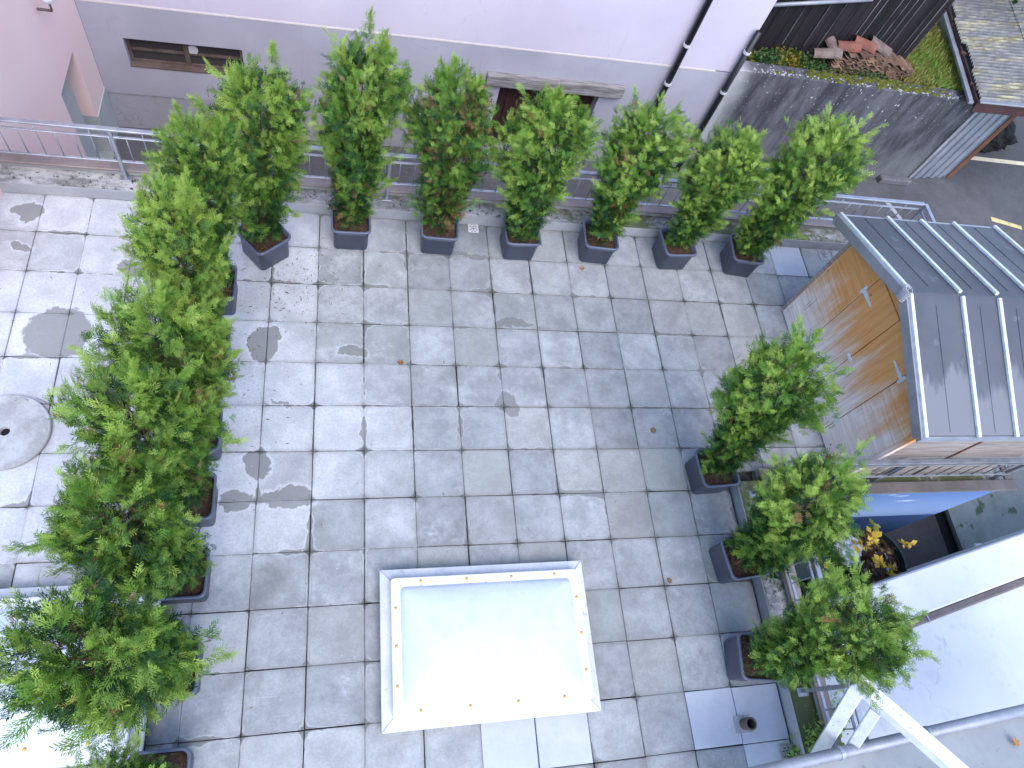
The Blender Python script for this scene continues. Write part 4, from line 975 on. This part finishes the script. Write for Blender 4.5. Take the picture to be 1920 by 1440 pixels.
for (x, y, z, rz_, rx_, mat, lab, L_) in ((9.20, 5.17, -.25, 1.45, -.22, 'clay_grey', 'brown grey ridge tile sloping off the left end of the tile pile', .50), (9.56, 5.24, -.11, 1.5, -.1, 'clay_red', 'red ridge tile on top of the tile pile', .44), (9.88, 5.30, -.06, 1.3, .12, 'clay_red', 'second red ridge tile lying across the tile pile', .44), (10.25, 5.35, -.09, 1.2, .25, 'clay_grey', 'grey lichen covered ridge tile at the back of the tile pile', .46), (9.32, 5.30, -.18, .3, .2, 'clay_grey', 'short grey ridge tile wedged between two others on the pile', .3)):
    o = link('ridge_tile', halfpipe(mat, L_, .115), None, (x, y, z)); o.rotation_euler = (rx_, 0, rz_); tag(o, lab, 'clay tile')

# ---------------------------------------------------------------- cellar railing and handrail in the alley
AR = thing('alley_railing', 'small pale railing with a sloping handrail at the foot of the concrete wall', 'railing')
mb0 = MB().cyl((0, 0, 0), (0, 0, 1.0), .011, 6).mesh('bar', 'pale_metal')
for i in range(6): link('bar', mb0, AR, (8.45 + i * .13, 3.72, ZG + .05))
MB().bar((8.35, 3.72, ZG + .04), (9.3, 3.72, ZG + .04), .03, .03).build('bottom_rail', 'galv', AR)
MB().cyl((8.736, 4.05, -1.55), (8.74, 3.22, -1.62), .022, 8).build('handrail', 'brownframe', AR)
MB().cyl((8.736, 4.05, ZG), (8.736, 4.05, -1.55), .02, 8).cyl((8.74, 3.22, ZG), (8.74, 3.22, -1.62), .02, 8).build('post', 'galv', AR)
o = B(8.3, 9.4, 3.74, 4.45, ZG + .0045, ZG + .03).build('dark_pit_sheet', 'fascia'); tag(o, 'dark sheet standing for the stairwell pit behind the small pale railing', 'dark sheet')  # flat dark sheet added in place of the open pit's darkness

# ---------------------------------------------------------------- courtyard plants
BP = thing('large_planter', 'large round dark planter full of leaf litter beside the blue wall', 'planter', (8.06, -3.56, -2.3))
def ring2(r_, z): return [(r_ * math.cos(a), r_ * math.sin(a), z) for a in np.linspace(0, 2 * math.pi, 32, endpoint=False)]
MB().rings([ring2(.36, -.29), ring2(.46, .58), ring2(.48, .60), ring2(.48, .63), ring2(.455, .63), ring2(.45, .52)], cap0=True).build('pot', 'binplastic', BP, smooth=False)
MB().rings([ring2(.452, .53), ring2(.2, .56)], cap1=True).build('soil', 'soil', BP)
n = 170; a = rng.uniform(0, 6.28, n); q = .43 * rng.uniform(0, 1, n) ** .5
V, F, A = leafcloud(np.c_[q * np.cos(a), q * np.sin(a), np.full(n, .565)], np.c_[rng.normal(0, 1, n), rng.normal(0, 1, n), rng.normal(.1, .2, n)], rng.uniform(.05, .10, n), rng.uniform(0, 1, n), .35)
MT['litter'] = leafmat('leaf_litter', [(0, (.05, .02, .02)), (.5, (.12, .045, .03)), (.7, (.45, .30, .08)), (.85, (.42, .38, .42)), (1, (.5, .46, .5))], .1)
tag(link('leaf_litter', npmesh('leaf_litter', V, F, 'litter', A), BP), kind='stuff')
BG = thing('plastic_bag', 'crumpled pale blue plastic bag lying at the edge of the large planter', 'bag', (7.62, -3.38, -1.72))
crumple('bag_body', 'bag', .21, .4, 8, .6, BG)
GB = thing('compost_bin', 'dark green plastic bin behind the yellow leaved shrub', 'bin', (7.0, -3.42, ZG))
MB().rings([rsq(.27, .05, 0.01), rsq(.33, .06, .95), rsq(.345, .06, .95), rsq(.345, .06, 1.0)], cap0=True, cap1=True).build('bin_body', 'binplastic', GB, bevel=0)
B(-.1, .1, -.37, -.346, .9, .93).build('handle', 'binplastic', GB)
o = MB().rings([ring2(.30 * k_, z) for k_, z in ((.2, .35), (.8, .30), (1, .2), (.9, 0))], cap0=True, cap1=True).build('red_basket', 'red'); o.location = (8.35, -4.03, -2.2); o.scale = (.6, .6, .6); tag(o, 'red basket peeping out above the white parapet wall', 'basket')
def shrub(label, base, stems, seed):
    t = thing('yellow_shrub', label, 'shrub', base, 0, 'yellow leaved shrubs in the courtyard')
    r = np.random.default_rng(seed); mb = MB(); Ps = []; Ds = []; Sz = []; Vl = []
    for (tx, ty, tz, hv) in stems:
        tip = np.array([tx, ty, tz]) - np.array(base); prev = np.zeros(3)
        for k in range(1, 9):
            s = k / 8; q = tip * s + np.array([0, 0, .18 * math.sin(math.pi * s)]) + r.normal(0, .012, 3)
            mb.cyl(prev, q, .008 * (1.15 - s), 5, .008 * (1.0 - .9 * s), caps=False)
            if s > .68:
                for side in range(4):
                    a_ = r.uniform(0, 6.28); Ps.append(q); Ds.append([math.cos(a_), math.sin(a_), r.uniform(-.3, .5)]); Sz.append(r.uniform(.07, .125)); Vl.append(hv + r.normal(0, .15))
            prev = q
    mb.build('stems', 'bark', t)
    V, F, A = leafcloud(np.array(Ps), np.array(Ds, float), np.array(Sz), np.clip(np.array(Vl), 0, 1), .30, .06)
    link('leaves', npmesh('leaves', V, F, 'yellowleaf', A), t)
def sp(px, py, z):
    return (px, py, z)
shrub('yellow leaved shrub growing out of the large round planter', (7.95, -3.5, -1.75), [(7.55, -3.33, -1.0, .7), (7.62, -3.20, -1.0, .15), (7.5, -3.42, -1.05, .8), (8.07, -3.47, -1.0, .75), (7.35, -3.45, -1.1, .5), (7.95, -3.78, -1.3, .6), (7.72, -3.68, -1.3, .6)], 1)
shrub('yellow leaved shrub beside the railing and the dark green bin', (6.75, -3.35, ZG), [(6.98, -3.22, -1.0, .8), (6.93, -3.30, -1.0, .65), (6.75, -3.52, -1.1, .6), (6.82, -3.62, -1.15, .5), (6.70, -3.42, -1.05, .7), (6.86, -3.36, -1.2, .25)], 2)
# low weeds in the lower right gutter corner
def weedclump(label, x, y, z, n, rad, h, seed):
    r = np.random.default_rng(seed); t = thing('weed_clump', label, 'weed', (x, y, z), 0, 'weed clumps beside the zinc gutter')
    pp = np.c_[r.normal(0, rad, n), r.normal(0, rad, n), np.abs(r.normal(0, h, n))]
    V, F, A = leafcloud(pp, np.c_[r.normal(0, .7, n), r.normal(0, .7, n), r.uniform(.1, 1, n)], r.uniform(.03, .07, n), np.clip(.75 + r.normal(0, .2, n), 0, 1), .28)
    link('leaves', npmesh('leaves', V, F, 'grassblade', A), t)
    mb = MB()
    for k in range(6): mb.cyl((r.normal(0, rad * .3), r.normal(0, rad * .3), -.02), (r.normal(0, rad), r.normal(0, rad), h), .004, 4, .002)
    mb.build('stems', 'bark', t)
weedclump('bright green weed on the mossy ledge left of the white steel frame', 5.16, -5.50, .15, 160, .07, .14, 1)
weedclump('low green weed spreading over the metal floor drain', 5.0, -5.66, .01, 130, .07, .05, 2)
weedclump('tuft of green weeds on the white roof behind the zinc gutter', 6.2, -5.35, -.93, 130, .12, .08, 3)

# ---------------------------------------------------------------- litter on the paving
n = 520
cx = np.concatenate([rng.normal(.25, .38, 300), rng.normal(-.1, .35, 120), rng.uniform(-2.8, 4.8, 100)]); cy = np.concatenate([rng.normal(-.55, .35, 300), rng.normal(-1.9, .8, 120), rng.uniform(-5, .4, 100)])
a = rng.uniform(0, 6.28, n); V, F, A = leafcloud(np.c_[cx, cy, np.full(n, .006)], np.c_[np.cos(a), np.sin(a), np.zeros(n)], rng.uniform(.015, .05, n), rng.uniform(0, 1, n), .10, .0)
V[:, 2] = .005 + rng.uniform(0, .004, len(V))
tag(link('needle_litter', npmesh('needle_litter', V, F, 'needle', A)), 'dry thuja needles scattered over the paving', 'litter', kind='stuff')
def leaf(x, y, z, s, lab, rz_):
    m = MB(); pts = [(0, -.5), (.18, -.3), (.42, -.28), (.26, -.05), (.46, .2), (.16, .2), (0, .5), (-.16, .2), (-.46, .2), (-.26, -.05), (-.42, -.28), (-.18, -.3)]
    r = random.Random(int(x * 100)); vs = [(px * s, py * s, .012 + r.uniform(-.006, .012)) for px, py in pts] + [(0, 0, .006)]
    m.add(vs, [(i, (i + 1) % 12, 12) for i in range(12)])
    o = m.build('fallen_leaf', 'deadleaf'); o.location = (x, y, z); o.rotation_euler[2] = rz_; md = o.modifiers.new('thick', 'SOLIDIFY'); md.thickness = .0015
    tag(o, lab, 'leaf')
leaf(1.39, -1.48, 0, .075, 'orange fallen leaf on the middle of the paving', .4)
leaf(3.68, -.08, 0, .08, 'brown fallen leaf on the paving just below the row by the railing', 1.2)
leaf(4.21, -2.29, 0, .08, 'yellowish fallen leaf on the paving left of the shed', 2.0)
leaf(4.06, -3.96, 0, .07, 'tan fallen leaf on a slab joint right of the skylight', 2.9)
leaf(6.50, -5.68, 1.055, .09, 'large orange brown leaf on the grey roof edge', .8)

# ---------------------------------------------------------------- dark evergreen behind the corrugated roof
n = 5200; tt = rng.uniform(0, 1, n) ** .7; th = rng.uniform(0, 6.28, n); rr_ = 1.62 * (1 - tt * .7) * (.55 + .45 * rng.uniform(0, 1, n) ** .5) * (1 + .2 * np.sin(3 * th + 9 * tt))
T = thing('dark_evergreen', 'dark evergreen tree top behind the corrugated roof', 'tree', (14.35, 7.95, ZG))
V, F, A = leafcloud(np.c_[rr_ * np.cos(th), rr_ * np.sin(th), 2.95 + tt * 2.2], np.c_[np.cos(th), np.sin(th), rng.uniform(-.3, .8, n)], rng.uniform(.10, .2, n), rng.uniform(0, 1, n), .3)
link('crown', npmesh('crown', V, F, 'darkleaf', A), T)
MB().cyl((0, 0, 0), (0, 0, 4.6), .09, 8, .02).build('trunk', 'bark', T)
